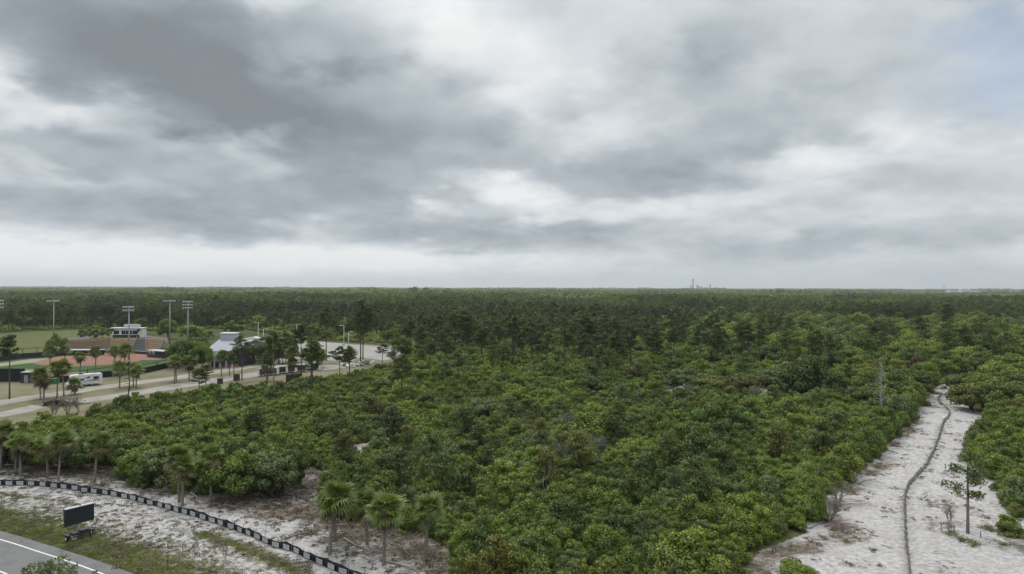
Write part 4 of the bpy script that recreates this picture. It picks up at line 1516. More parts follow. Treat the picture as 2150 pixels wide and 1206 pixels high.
WEED = []
for i in range(3):
    r2 = np.random.default_rng(880 + i)
    lb = [(r2.normal() * 0.5, r2.normal() * 0.5, 0.15, r2.uniform(.2, .55), r2.uniform(.2, .55), r2.uniform(.1, .35)) for _ in range(9)]
    WEED.append((branchy(r2, (0, 0, 0), [(l[0], l[1], l[2] + l[5]) for l in lb], 0.02, 0.008, 3).mesh("weed_stem", OAKB), cloud_mesh("weed_leaves", r2, lb, 420, 0.13, LEAF['olive'], up=0.6, nb=0.25, aspect=0.35, deep=0, shell=1.0)))
def put_weed(px, base, width, h, tone, label):
    p = at(px, base); w = width / FPX * p.y
    o = thing("weed_clump", label, "weed", p + Vector((0, 0, 0.1)), px, None, (w / 2.0, w / 2.0, h / 0.6))
    pr = WEED[px % 3]
    link("stem", pr[0], o); c2 = link("leaves", pr[1], o)
    c2.material_slots[0].link = 'OBJECT'; c2.material_slots[0].material = LEAF[tone]
for a in [(1788, 1143, 30, 0.5, 'olive', "small dark weed clump on the sand left of the grey fence"), (1846, 1193, 24, 0.4, 'mid green', "tiny dark tuft on the sand close to the grey fence"),
          (1990, 1124, 48, 0.5, 'mid green', "low dark weeds at the wooden stakes"), (2022, 1134, 56, 0.6, 'olive', "low olive weeds at the foot of the lone pine"), (2050, 1147, 60, 0.7, 'mid green', "low spreading weeds just right of the lone pine"),
          (2082, 1120, 50, 0.6, 'olive', "dry olive weeds right of the lone pine"), (2105, 1146, 46, 0.5, 'yellow-green', "small yellow-green weed clump near the right edge"), (2130, 1128, 60, 0.8, 'olive', "straggly weeds cut by the right frame edge"),
          (1800, 1196, 56, 0.25, 'brown', "flat brown weed patch left of the grey fence"), (1740, 1190, 22, 0.25, 'olive', "tiny olive weed near the bottom edge"), (1830, 1160, 30, 0.25, 'brown', "flat brownish weed between thicket and grey fence")]:
    put_weed(*a)

SAP = []
for i in range(2):
    r2 = np.random.default_rng(900 + i)
    tips = [(r2.normal() * 0.75, r2.normal() * 0.75, r2.uniform(1.6, 3.3)) for _ in range(16)]
    lb = [(t[0] * f, t[1] * f, t[2] * f + 0.1, 0.22, 0.22, 0.34) for t in tips for f in (1.0, 0.82)]
    SAP.append((branchy(r2, (0, 0, 0), tips, 0.05).mesh("sapling_stem", OAKB), cloud_mesh("sapling_leaves", r2, lb, 900, 0.24, LEAF['grey-green'], up=0.5, nb=0.3, aspect=0.4)))
for i, (px, base, top, lab) in enumerate([(84, 1290, 1180, "leafy sapling top poking up over the road, left one"), (142, 1285, 1188, "smaller leafy sapling top over the road, right one")]):
    p = at(px, base); h = zat(px, top, p.y)
    o = thing("sapling", lab, "sapling", p, i * 2.0, None, h / 3.4)
    link("trunk", SAP[i][0], o); link("crown", SAP[i][1], o)

# ---------- litter, twigs, grass --------------------------------------------
rg = np.random.default_rng(60)
TW = []
for i in range(5):
    r2 = np.random.default_rng(950 + i)
    mb = MB()
    for k in range(4):
        a = r2.uniform(0, 6.28); L_ = r2.uniform(0.35, 1.1); o_ = Vector((r2.normal() * 0.35, r2.normal() * 0.35, 0.03))
        d = Vector((math.cos(a), math.sin(a), r2.uniform(0, 0.22)))
        mb.tube([o_, o_ + d * L_ * 0.5 + Vector((0.05, 0.03, 0.03)), o_ + d * L_], [0.022, 0.018, 0.008], 3, cap=False)
    TW.append(mb.mesh("twigs", (GREYT, DEADB, OAKB, GREYT, OAKB)[i]))
for i, mt in enumerate((LEAF['brown'], PALMD)):
    r2 = np.random.default_rng(960 + i)
    lb = [(r2.normal() * 0.4, r2.normal() * 0.4, 0.05, .3, .3, .08) for _ in range(4)]
    TW.append(cloud_mesh("leaf_litter", r2, lb, 60, 0.16, mt, up=0.8, nb=0.3))


def litter_points(poly, fields, n, key, thresh):
    xs = [p[0] for p in poly]; ys = [p[1] for p in poly]
    x = rg.uniform(min(xs), max(xs), n); y = rg.uniform(min(ys), max(ys), n)
    k = inside(poly, x, y) & (np.abs(x) < 0.78 * y + 4)
    x, y = x[k], y[k]
    f = fields(x, y)[key]
    k = rg.random(x.shape) < np.clip((f - thresh) * 1.2, 0, 1)
    return x[k], y[k]
x1, y1 = litter_points(VERGE, verge_fields, 30000, 'litter', 0.18)
x2, y2 = litter_points(PATH, path_fields, 26000, 'litter', 0.14)
x = np.concatenate([x1, x2]); y = np.concatenate([y1, y2])
pts = np.stack([x, y, 0.14 + relief(x, y)], 1)
s = rg.uniform(0.5, 1.25, x.shape)
scatter("twig_litter", "dry twigs and dead leaves strewn on the sand", "litter", TW, pts, rg.uniform(0, 6.28, x.shape), np.stack([s, s], 1), rg.integers(0, 7, x.shape))
print("twigs", len(x))

GT = []
for i, mt in enumerate((LEAF['olive'], LEAF['mid green'], LEAF['olive'], PALMD)):
    r2 = np.random.default_rng(970 + i)
    vs, fs = [], []
    for k in range(26):
        a = r2.uniform(0, 6.28); b = Vector((r2.normal() * 0.16, r2.normal() * 0.16, 0)); d = Vector((math.cos(a), math.sin(a), 0)); sd = Vector((-d.y, d.x, 0)) * 0.014
        h = r2.uniform(0.07, 0.17); o_ = len(vs)
        vs += [tuple(b - sd), tuple(b + sd), tuple(b + d * h * 0.35 + Vector((0, 0, h * 0.7))), tuple(b + d * h * 0.9 + Vector((0, 0, h)))]
        fs += [(o_, o_ + 1, o_ + 2), (o_ + 1, o_ + 3, o_ + 2)]
    GT.append(mesh_np("grass_tuft", vs, fs, [mt], attrs={'tone': np.clip(r2.normal(.5, .25, len(vs)), 0, 1)}))
x, y = litter_points(VERGE, verge_fields, 60000, 'grass', 0.0)
k = (line_dist(ROAD_EDGE, x, y)[0] > 0.25)
x, y = x[k], y[k]
pts = np.stack([x, y, 0.12 + relief(x, y)], 1)
s = rg.uniform(0.6, 1.5, x.shape)
scatter("grass", "short patchy grass between the road and the sand", "grass", GT, pts, rg.uniform(0, 6.28, x.shape), np.stack([s, s * rg.uniform(.5, 1.1, x.shape)], 1), rg.integers(0, 4, x.shape))
print("grass", len(x))

# fallen branches one can pick out on the sand
def put_log(pts, r, label, mat=DEADB, twigs=2):
    g_ = [at(*p) for p in pts]
    c0 = g_[0].copy()
    pp = [q - c0 + Vector((0, 0, 0.16 + r + float(relief(np.array([q.x]), np.array([q.y]))[0]))) for q in g_]
    o = thing("fallen_branch", label, "branch", c0, 0, "fallen branches on the sand")
    n = len(pp)
    MB().tube(pp, [r * (1 - 0.65 * i / max(1, n - 1)) for i in range(n)], 6).build("stem", mat, o, True)
    r2 = random.Random(int(pts[0][0]))
    for k in range(twigs):
        i = r2.randrange(n - 1); b = pp[i].lerp(pp[i + 1], r2.random()); a = r2.uniform(0, 6.28); L_ = r2.uniform(0.5, 1.4)
        MB().tube([b, b + Vector((math.cos(a), math.sin(a), 0.25)) * L_ * 0.5, b + Vector((math.cos(a + .3), math.sin(a + .3), 0.3)) * L_], [r * 0.5, r * 0.35, r * 0.12], 4).build("twig", mat, o, True)
for a in [([(722, 1135), (745, 1150), (775, 1160), (800, 1163)], 0.11, "long pale fallen branch lying left of the central foreground palm"),
          ([(600, 1135), (628, 1126), (660, 1120)], 0.12, "dark fallen log just behind the silt fence"),
          ([(812, 1184), (840, 1192), (862, 1198), (880, 1207)], 0.11, "pale fallen branch at the foot of the central foreground palm"),
          ([(455, 1060), (475, 1066), (500, 1072)], 0.08, "thin fallen branch in front of the very large rounded bush"),
          ([(512, 1088), (535, 1090), (548, 1096)], 0.09, "short bent branch lying close to the fence"),
          ([(400, 1040), (418, 1050), (432, 1052)], 0.09, "whitish fallen branch between the twin palms and the slim palm"),
          ([(235, 1016), (262, 1018), (275, 1022)], 0.08, "thin white fallen branch right of the single grey palm"),
          ([(8, 980), (28, 979), (45, 976)], 0.12, "pale log lying among the left palms"),
          ([(48, 968), (60, 963), (72, 957)], 0.07, "slanting pale stick among the left palms"),
          ([(226, 1010), (230, 1016), (229, 1022)], 0.09, "small bright stub of wood right of the single grey palm"),
          ([(640, 1012), (650, 1000), (668, 996)], 0.07, "dead branch poking from the sand cleft"),
          ([(760, 1172), (772, 1178), (790, 1180)], 0.06, "short grey stick near the central foreground palm"),
          ([(930, 1160), (938, 1168), (950, 1172)], 0.05, "little pale twig right of the rightmost foreground palm"),
          ([(1940, 1048), (1948, 1042), (1941, 1034)], 0.05, "dark forked twig on the sand right of the grey fence"),
          ([(1852, 1148), (1862, 1152), (1880, 1156)], 0.05, "thin dark branch on the sand left of the grey fence"),
          ([(1770, 1000), (1790, 1004), (1812, 1003)], 0.08, "brown branch on the cleared edge left of the fence bend"),
          ([(1700, 1112), (1730, 1098), (1752, 1090)], 0.09, "dead branch heaped at the thicket edge"),
          ([(1790, 1022), (1815, 1012), (1840, 1010)], 0.08, "grey branch dragged to the thicket edge")]:
    put_log(*a)

# ================================================================== BUILT THINGS
M_BLACK = plain("black_fabric", (0.016, 0.018, 0.022), 0.75, 0.2, 0.3, 2.0)
M_LABEL = None
def label_mat():
    m = Mat("printed_panel", 0.7, 0.2)
    tc = m.n('ShaderNodeTexCoord'); sp = m.n('ShaderNodeSeparateXYZ'); m.link(tc.outputs['Object'], sp.inputs[0])
    rows = m.math('SINE', m.math('MULTIPLY', sp.outputs[2], 21.0))
    t = m.n('ShaderNodeTexNoise'); mp = m.n('ShaderNodeMapping'); mp.inputs['Scale'].default_value = (16, 16, 3)
    m.link(tc.outputs['Object'], mp.inputs[0]); m.link(mp.outputs[0], t.inputs['Vector']); t.inputs['Scale'].default_value = 1.0; t.inputs['Detail'].default_value = 1
    k = m.math('MULTIPLY', m.step(rows, 0.1, 0.6), m.step(t.outputs['Fac'], 0.48, 0.58))
    m.color(m.mix(m.math('MULTIPLY', k, 0.75), (0.40, 0.405, 0.41), (0.13, 0.135, 0.14)))
    return m.m
M_LABEL = label_mat()
M_WOOD = plain("stake_wood", (0.24, 0.20, 0.155), 0.9, 0.1, 0.2, 6)
M_GRAYF = plain("gray_fabric", (0.19, 0.185, 0.185), 0.85, 0.1, 0.4, 1.6)
M_GALV = plain("galvanized_steel", (0.30, 0.315, 0.325), 0.45, 0.5, 0.1, 2.0, 0.35)
M_WHITE = plain("white_paint", (0.62, 0.62, 0.61), 0.5, 0.4, 0.05, 1.0)
M_OFFW = plain("offwhite_stucco", (0.62, 0.62, 0.605), 0.8, 0.2, 0.07, 0.6)
M_DARK = plain("dark_paint", (0.028, 0.03, 0.035), 0.55, 0.35, 0.2, 2)
M_GLASS = plain("dark_glass", (0.012, 0.014, 0.018), 0.12, 0.5, 0.1, 1)
M_RUB = plain("rubber", (0.018, 0.018, 0.018), 0.85, 0.2, 0.2, 4)
M_ROOF = plain("metal_roof", (0.215, 0.245, 0.285), 0.45, 0.45, 0.09, 0.4)
M_TAN = plain("tan_seats", (0.33, 0.225, 0.115), 0.7, 0.25, 0.16, 1.1)
M_GSEAT = plain('gray_seats', (0.13, 0.125, 0.125), 0.7, 0.2, 0.2, 1.0)
M_TAN2 = plain("brown_seats", (0.235, 0.15, 0.088), 0.7, 0.25, 0.16, 1.1)
M_CONC = plain("concrete", (0.15, 0.145, 0.14), 0.9, 0.15, 0.12, 0.8)
M_WALLB = plain("padded_wall", (0.022, 0.026, 0.034), 0.7, 0.25, 0.3, 0.5)
M_BRICK = plain("brick_base", (0.30, 0.155, 0.115), 0.9, 0.1, 0.2, 2)
M_PANEL = plain("display_panel", (0.018, 0.024, 0.027), 0.5, 0.3, 0.2, 3)
M_LGRAY = plain("light_gray_top", (0.42, 0.43, 0.44), 0.6, 0.3, 0.1, 2)
M_GREENP = plain("green_container", (0.03, 0.16, 0.075), 0.6, 0.3, 0.1, 2)
M_BROWNP = plain("brown_screen", (0.060, 0.050, 0.042), 0.9, 0.1, 0.3, 2)


# ---------- black silt fence with printed panels ----------------------------
def path_point(line, d):
    for (x1, y1), (x2, y2) in zip(line[:-1], line[1:]):
        L_ = math.hypot(x2 - x1, y2 - y1)
        if d <= L_:
            t = d / L_; return Vector((x1 + (x2 - x1) * t, y1 + (y2 - y1) * t, 0)), Vector(((x2 - x1) / L_, (y2 - y1) / L_, 0))
        d -= L_
    return Vector((*line[-1], 0)), Vector((line[-1][0] - line[-2][0], line[-1][1] - line[-2][1], 0)).normalized()
def line_len(line):
    return sum(math.hypot(b[0] - a[0], b[1] - a[1]) for a, b in zip(line[:-1], line[1:]))


def fabric_mesh(line, h, step, seed, mat, sag=0.10, sway=0.10, lean=0.0, every=2.4):
    rg_ = random.Random(seed)
    L_ = line_len(line); n = int(L_ / step)
    vs, fs = [], []
    hs = [rg_.uniform(-0.08, 0.07) for _ in range(int(L_ / every) + 3)]
    for i in range(n + 1):
        d = i * step
        p, t = path_point(line, d)
        nrm = Vector((-t.y, t.x, 0))
        u = d / every; k = int(u); f = u - k
        top = h + hs[k] * (1 - f) + hs[k + 1] * f - sag * 4 * f * (1 - f)
        z0 = 0.05 + float(relief(np.array([p.x]), np.array([p.y]))[0])
        sw = sway * math.sin(f * PI) * (0.6 + hs[k] * 4)
        for j, q in enumerate((0.0, 0.5, 1.0)):
            off = nrm * ((lean + 1.2 * (hs[k] * (1 - f) + hs[k + 1] * f)) * q + sw * math.sin(q * PI * 0.8))
            vs.append(tuple(p + off + Vector((0, 0, z0 + (top - 0.0) * q))))
    for i in range(n):
        for j in range(2):
            a = i * 3 + j
            fs.append((a, a + 3, a + 4, a + 1))
    me = mesh_np("silt_fabric", vs, fs, [mat])
    return me


fence = thing("silt_fence", "long black silt fence with pale printed panels curving along the sandy verge", "fence")
fm = link("fabric", fabric_mesh(FENCE_L, 1.0, 0.3, 5, M_BLACK, 0.15, 0.14), fence)
sol = fm.modifiers.new("thickness", 'SOLIDIFY'); sol.thickness = 0.012
L_ = line_len(FENCE_L)
rl = random.Random(9)
stake_me = MB().box((0, 0, 0.62), (0.045, 0.045, 1.25)).mesh("stake", M_WOOD)
d = 1.0
while d < L_ - 1:
    p, t = path_point(FENCE_L, d)
    if column(p.x, p.y) < 900:
        s_ = link("stake", stake_me, fence, p + Vector((t.y, -t.x, 0)) * -0.05, math.atan2(t.y, t.x))
        s_.rotation_euler = (rl.uniform(-0.05, 0.05), rl.uniform(-0.06, 0.06), math.atan2(t.y, t.x))
    d += 2.4
# printed panels: a slightly bowed sheet each
vs, fs = [], []
for j in range(2):
    for i in range(5):
        u = i / 4 - 0.5
        vs.append((u * 1.08, -0.02 * math.cos(u * PI), (j - 0.5) * 0.56))
for i in range(4):
    fs.append((i, i + 1, i + 6, i + 5))
vs += [(x, y + 0.006, z) for x, y, z in vs]
fs += [tuple(reversed([q + 10 for q in f])) for f in fs]
panel_me = mesh_np("printed_panel", vs, fs, [M_LABEL])
d = 0.7
while d < L_ - 1:
    p, t = path_point(FENCE_L, d)
    out = Vector((t.y, -t.x, 0))
    if column(p.x, p.y) < 860 and column(p.x, p.y) > -60:
        pn = link("printed_panel", panel_me, fence, p + out * 0.075 + Vector((0, 0, 0.52 + float(relief(np.array([p.x]), np.array([p.y]))[0]))), math.atan2(t.y, t.x))
        pn.rotation_euler = (rl.uniform(-0.05, 0.03), rl.uniform(-0.03, 0.03), math.atan2(t.y, t.x) + rl.uniform(-0.08, 0.08))
    d += 1.92 + rl.uniform(-0.22, 0.22)

# ---------- grey silt fence along the sand path ------------------------------
fr = smooth_line(FENCE_R, 5)
f2 = thing("silt_fence", "weathered grey silt fence winding up the middle of the white sand path", "fence")
fm = link("fabric", fabric_mesh(fr, 0.70, 0.3, 6, M_GRAYF, 0.18, 0.26, 0.30), f2)
fm.modifiers.new("thickness", 'SOLIDIFY').thickness = 0.015
d = 1.0
L_ = line_len(fr)
while d < L_ - 1:
    p, t = path_point(fr, d)
    s_ = link("stake", stake_me, f2, p + Vector((-t.y, t.x, 0)) * 0.1); s_.rotation_euler = (rl.uniform(-.1, .1), rl.uniform(-.1, .1), math.atan2(t.y, t.x)); s_.scale = (1, 1, 0.72)
    d += 2.8
for px, base, top, lb in [(1977, 1117, 1101, "leftmost of the weathered wooden stakes by the lone pine"), (1990, 1114, 1102, "thin second wooden stake by the lone pine"), (2003, 1121, 1102, "dark wooden stake just left of the lone pine"),
                          (2059, 1131, 1115, "short wooden stake right of the lone pine")]:
    p = at(px, base); h = zat(px, top, p.y)
    o = MB().box((0, 0, h / 2), (0.13, 0.13, h)).build("wooden_stake", DEADB, None, bevel=0.02); o.location = p; o.rotation_euler = (0.03, 0.05, px)
    tag(o, lb, "stake", "wooden stakes by the lone pine")
p = at(352, 1202); h = zat(352, 1141, p.y)
o = thing("survey_stake", "thin upright dark rod in the grass near the sand", "stake", p)
MB().tube([(0, 0, 0), (0.02, 0, h * .5), (0, 0, h)], 0.028, 6).build("rod", M_DARK, o, True)
MB().box((0, 0, h * 0.93), (0.09, 0.03, 0.12)).build("cap", M_DARK, o)

# ---------- portable message board -------------------------------------------
p = at(166, 1134)
ang_ = math.atan2((at(186, 1128) - at(146, 1139)).y, (at(186, 1128) - at(146, 1139)).x)
mbd = thing("message_board", "portable black message board on a wheeled trailer beside the road", "message board", p + Vector((0, 0, 0.13)), ang_)
zt, zb = zat(166, 1066, p.y), zat(166, 1101, p.y)
W_, Hh = 3.12, zt - zb
zc_ = (zt + zb) / 2
b = MB().box((0, 0, zc_), (W_, 0.30, Hh)).build("sign_cabinet", M_DARK, mbd, bevel=0.03)
MB().box((0, -0.162, zc_), (W_ - 0.16, 0.02, Hh - 0.16)).build("display_face", M_PANEL, b)
MB().box((0, 0.02, zt + 0.05), (W_ * 0.98, 0.62, 0.06), M=Matrix.Rotation(0.0, 3, 'X')).build("solar_panel", M_LGRAY, mbd)
MB().box((0.1, 0.0, zt + 0.12), (0.14, 0.14, 0.10)).build("beacon", M_DARK, mbd)
MB().tube([(0, 0.05, 0.6), (0, 0.05, zb + 0.1)], 0.085, 8).build("mast", M_GALV, mbd, True)
MB().tube([(-0.2, 0.12, 0.6), (-0.05, 0.1, 1.25)], 0.04, 6).tube([(0.2, 0.12, 0.6), (0.05, 0.1, 1.25)], 0.04, 6).build("mast_brace", M_GALV, mbd, True)
fr_ = MB().box((0, -0.55, 0.52), (2.3, 0.10, 0.14)).box((0, 0.65, 0.52), (2.3, 0.10, 0.14)).box((-1.1, 0.05, 0.52), (0.10, 1.3, 0.14)).box((1.1, 0.05, 0.52), (0.10, 1.3, 0.14)).box((0, 0.05, 0.52), (0.12, 1.3, 0.12))
fr_.build("trailer_frame", M_DARK, mbd)
MB().box((0.45, 0.05, 0.80), (0.85, 0.9, 0.44)).build("battery_box", M_DARK, mbd, bevel=0.03)
MB().box((-0.45, 0.0, 0.72), (0.6, 0.6, 0.28)).build("control_box", M_DARK, mbd, bevel=0.03)
MB().box((-0.05, 0.0, 0.70), (0.16, 0.30, 0.12)).build("winch", M_GALV, mbd)
MB().tube([(1.1, 0.05, 0.5), (2.3, 0.05, 0.45)], 0.05, 6).build("drawbar", M_DARK, mbd, True)
for sx in (-1, 1):
    wx = sx * 1.28
    w = MB().tube([(wx - 0.1, 0.05, 0.36), (wx + 0.1, 0.05, 0.36)], 0.36, 16).build("wheel", M_RUB, mbd, True)
    MB().tube([(wx - 0.115, 0.05, 0.36), (wx + 0.115, 0.05, 0.36)], 0.19, 12).build("rim", M_WHITE, w)
    MB().box((wx, 0.05, 0.80), (0.34, 0.95, 0.05)).box((wx, -0.45, 0.72), (0.34, 0.05, 0.2)).box((wx, 0.55, 0.72), (0.34, 0.05, 0.2)).build("fender", M_DARK, mbd, bevel=0.02)
for sx in (-1.0, 1.05):
    MB().tube([(sx, -0.62, 0.0), (sx, -0.62, 0.75)], 0.035, 6).build("jack_leg", M_GALV, mbd, True)
MB().box((-0.75, -0.63, 0.38), (0.42, 0.02, 0.15)).build("number_plate", M_LGRAY, mbd)

# ---------- motorhome ----------------------------------------------------------
rear, front = at(213, 808), at(139, 814)
ax = (front - rear); Lr = ax.length; yaw = math.atan2(ax.y, ax.x)
rv = thing("motorhome", "white motorhome with dark swoosh stripes parked beside the outfield fence", "motorhome", (rear + front) / 2 + Vector((0, 0, 0.03)), yaw)
# local x forward, the side seen by the camera is local -y or +y
h2 = Lr / 2
side = 1 if (Matrix.Rotation(yaw, 3, 'Z') @ Vector((0, 1, 0))).y < 0 else -1
prof = [(-h2, 0.55), (-h2, 3.35), (-h2 + 0.15, 3.45), (h2 - 2.6, 3.45), (h2 - 1.2, 3.35), (h2 - 0.85, 3.0), (h2 - 0.95, 2.35), (h2 - 2.0, 2.15), (h2 - 2.2, 0.55)]
body = MB().prism(prof, -1.22, 1.22).build("body", M_WHITE, rv, bevel=0.05)
cabp = [(h2 - 2.22, 0.6), (h2 - 2.22, 2.1), (h2 - 1.5, 2.0), (h2 - 0.95, 1.35), (h2 - 0.1, 1.15), (h2, 0.9), (h2, 0.5)]
cab = MB().prism(cabp, -1.0, 1.0).build("cab", M_WHITE, rv, bevel=0.06)
ws = MB().box((0, 0, 0), (0.03, 1.75, 0.78), M=Matrix.Rotation(math.radians(-49), 3, 'Y')).build("windscreen", M_GLASS, cab); ws.location = (h2 - 1.19, 0, 1.72)
MB().box((h2 - 1.75, 1.01 * side, 1.55), (0.75, 0.03, 0.55)).build("cab_window", M_GLASS, cab)
MB().box((h2 + 0.02, 0, 0.55), (0.08, 1.9, 0.22)).build("bumper", M_LGRAY, cab)
for sy in (-0.7, 0.7):
    MB().box((h2 - 0.02, sy, 0.85), (0.08, 0.3, 0.18)).build("headlight", M_LGRAY, cab)
for x0, w0, z0_, hh_ in [(-h2 + 1.6, 1.35, 2.35, 0.75), (h2 - 3.7, 0.9, 2.0, 0.5), (-h2 + 3.6, 0.7, 2.45, 0.4)]:
    w = MB().box((x0, 1.225 * side, z0_), (w0, 0.04, hh_)).build("window", M_GLASS, body)
MB().box((h2 - 2.9, 1.225 * side, 1.55), (0.7, 0.03, 1.75)).build("door", M_OFFW, body)
def swoosh(pts, wd, name):
    vs, fs = [], []
    for i, (x_, z_) in enumerate(pts):
        k = wd * math.sin(PI * (0.12 + 0.88 * i / (len(pts) - 1)))
        vs += [(x_, 1.228 * side, z_ - k / 2), (x_, 1.228 * side, z_ + k / 2)]
    for i in range(len(pts) - 1):
        fs.append((2 * i, 2 * i + 2, 2 * i + 3, 2 * i + 1))
    n_ = len(vs); vs += [(a_, b_ + 0.012 * side, c__) for a_, b_, c__ in vs]; fs += [tuple(q + n_ for q in reversed(f)) for f in fs]
    link(name, mesh_np(name, vs, fs, [M_DARKGREY], smooth=False), body)
M_DARKGREY = plain("stripe_gray", (0.10, 0.095, 0.10), 0.5, 0.3, 0.1, 1)
swoosh([(-h2 + 0.5, 1.1), (-h2 + 0.7, 1.65), (-h2 + 1.6, 1.85), (-h2 + 3.0, 1.75), (-h2 + 4.6, 1.4), (h2 - 2.4, 0.9)], 0.24, "stripe")
swoosh([(-h2 + 2.6, 2.95), (-h2 + 3.4, 2.75), (-h2 + 4.4, 2.2), (-h2 + 5.4, 1.75), (h2 - 2.5, 1.35)], 0.22, "stripe")
swoosh([(-h2 + 0.8, 1.35), (-h2 + 1.8, 1.5), (-h2 + 3.0, 1.4), (-h2 + 4.0, 1.1)], 0.12, "stripe")
MB().box((-h2 + 5.2, 0, 3.58), (1.1, 0.9, 0.30)).build("roof_unit", M_DARK, rv, bevel=0.08)
MB().box((-h2 + 2.0, 0.2, 3.53), (0.7, 0.7, 0.18)).build("roof_vent", M_OFFW, rv, bevel=0.04)
MB().box((-0.6, 0, 0.42), (Lr - 3.0, 2.1, 0.3)).build("underside", M_DARK, rv)
for wx in (-h2 + 2.6, h2 - 1.25):
    for sy in (-1, 1):
        w = MB().tube([(wx, sy * 0.80, 0.40), (wx, sy * 1.10, 0.40)], 0.40, 16).build("wheel", M_RUB, rv, True)
        MB().tube([(wx, sy * 0.79, 0.40), (wx, sy * 1.115, 0.40)], 0.22, 12).build("rim", M_LGRAY, w)

# ---------- green container, brush pile ------------------------------------------
p = at(112, 806)
o = thing("waste_container", "green open waste container half hidden by palms near the fence", "container", p, 0.15)
MB().prism([(-1.3, 0.15), (-1.5, 1.5), (1.5, 1.5), (1.3, 0.15)], -0.9, 0.9).build("bin", M_GREENP, o)
MB().box((0, 0, 1.55), (3.1, 1.9, 0.1)).build("lid", M_GREENP, o)
for sx in (-1.0, 1.0):
    MB().box((sx, -0.93, 0.9), (0.08, 0.06, 1.1)).build("rib", M_GREENP, o)
p = at(120, 852)
o = thing("brush_pile", "dark heap of cut brush lying at the edge of the gravel lane", "brush pile", p, 0.1)
r2 = np.random.default_rng(77)
mb = MB()
for k in range(170):
    a = r2.uniform(0, 6.28); rr = abs(r2.normal()) * 1.6; c__ = Vector((math.cos(a) * rr * 1.6, math.sin(a) * rr * 0.8, max(0.1, 1.15 * (1 - (rr / 3.4) ** 2) * r2.random())))
    d = Vector(r2.normal(size=3)); d.z *= 0.35; d.normalize(); L_ = r2.uniform(0.6, 1.8)
    mb.tube([c__ - d * L_, c__ + d * L_], [0.06, 0.025], 4, cap=False)
kind(mb.build("sticks", CHAR, o), 'stuff')
v, vn, tn = leaf_cloud(r2, [(0, 0, 0.35, 3.2, 1.4, 0.75)], 500, 0.4, up=0.3)
kind(link("dead_foliage", mesh_np("dead_foliage", v, np.arange(len(v)).reshape(-1, 4), [plain("burnt_leaves", (0.030, 0.027, 0.024), 0.9, 0.1, 0.3, 2)], normals=vn), o), 'stuff')

# ---------- floodlight masts --------------------------------------------------------
def floodlight(px, y, top, rows, label):
    p = atd(px, y); h = zat(px, top, y)
    o = thing("floodlight_mast", label, "floodlight", p, 0.0, "floodlight masts of the ball field")
    MB().tube([(0, 0, 0), (0, 0, h * 0.5), (0, 0, h)], [0.36, 0.28, 0.18], 10).build("pole", M_GALV, o, True)
    for r_ in range(rows):
        z_ = h - 0.3 - r_ * 1.35
        wd = 2.9 if rows == 1 else 2.6
        arm = MB().box((0, -0.2, z_), (wd * 2 * (1.0 if rows == 1 else 0.75), 0.14, 0.14)).build("crossarm", M_GALV, o)
        nl = 7 if rows == 1 else 5
        for k in range(nl):
            x_ = (k / (nl - 1) - 0.5) * wd * 2 * (0.95 if rows == 1 else 0.72)
            m_ = MB().tube([(x_, -0.25, z_ + 0.1), (x_, -0.75, z_ - 0.20)], [0.22, 0.46], 8)
            m_.build("lamp", M_LGRAY, arm, True)
floodlight(-2, 280, 630, 3, "floodlight mast cut by the left edge of the picture")
floodlight(113, 337, 631, 1, "tall floodlight mast with one row of lamps beside the left grandstand")
floodlight(271, 272, 643, 2, "floodlight mast with two lamp rows standing in front of the press box")
floodlight(357, 345, 631, 1, "slim floodlight mast rising behind the round tree")
floodlight(395, 300, 632, 3, "floodlight mast with three stacked lamp rows above the big oaks")

def lot_light(px, base, top, side_, label):
    p = at(px, base); h = zat(px, top, p.y)
    o = thing("parking_lot_light", label, "lamp post", p, 0, "lamp posts of the parking lot")
    MB().tube([(0, 0, 0), (0, 0, h)], [0.16, 0.10], 8).build("pole", M_OFFW, o, True)
    MB().tube([(0, 0, h - 0.1), (side_ * 1.5, 0, h + 0.05)], 0.07, 6).build("arm", M_OFFW, o, True)
    MB().box((side_ * 1.7, 0, h + 0.02), (1.0, 0.45, 0.22)).build("lamp_head", M_OFFW, o, bevel=0.04)
    MB().tube([(0, 0, 0), (0, 0, 0.7)], 0.32, 8).build("footing", M_CONC, o, True)
for a in [(542, 724, 677, -1, "leftmost tall lamp post behind the building"), (553, 730, 691, 1, "shorter lamp post beside the leftmost tall one"), (623, 718, 681, 1, "lamp post at the left corner of the parking lot"),
          (722, 726, 684, -1, "taller of the two lamp posts at the back of the parking lot"), (732, 728, 697, 1, "shorter of the two lamp posts at the back of the parking lot")]:
    lot_light(*a)

# ---------- ball field: fences, dugouts, grandstand, press box -------------------------
def wall_run(name, label, pts, h, mat, rail=None, every=6.0, thick=0.15, cap=None):
    g_ = [at(*q) for q in pts]
    o = thing(name, label, "fence", (0, 0, 0))
    for a, b in zip(g_[:-1], g_[1:]):
        c__ = (a + b) / 2; L_ = (b - a).length; yw = math.atan2(b.y - a.y, b.x - a.x)
        pn = MB().box((0, 0, h / 2), (L_, thick, h)).build("panel", mat, o); pn.location = c__; pn.rotation_euler = (0, 0, yw)
        if cap is not None:
            cp = MB().box((0, 0, h + 0.07), (L_, thick + 0.08, 0.14)).build("cap", cap, o); cp.location = c__; cp.rotation_euler = (0, 0, yw)
        if rail:
            rl_ = MB().box((0, 0, rail), (L_, 0.16, 0.18)).build("rail", M_DARK, o); rl_.location = c__; rl_.rotation_euler = (0, 0, yw)
            k = max(1, int(L_ / every))
            for i in range(k):
                ps = MB().box((0, 0, rail / 2 + 0.05), (0.17, 0.24, rail + 0.1)).build("post", M_DARK, o); ps.location = a.lerp(b, (i + 0.5) / k); ps.rotation_euler = (0, 0, yw)
    return o
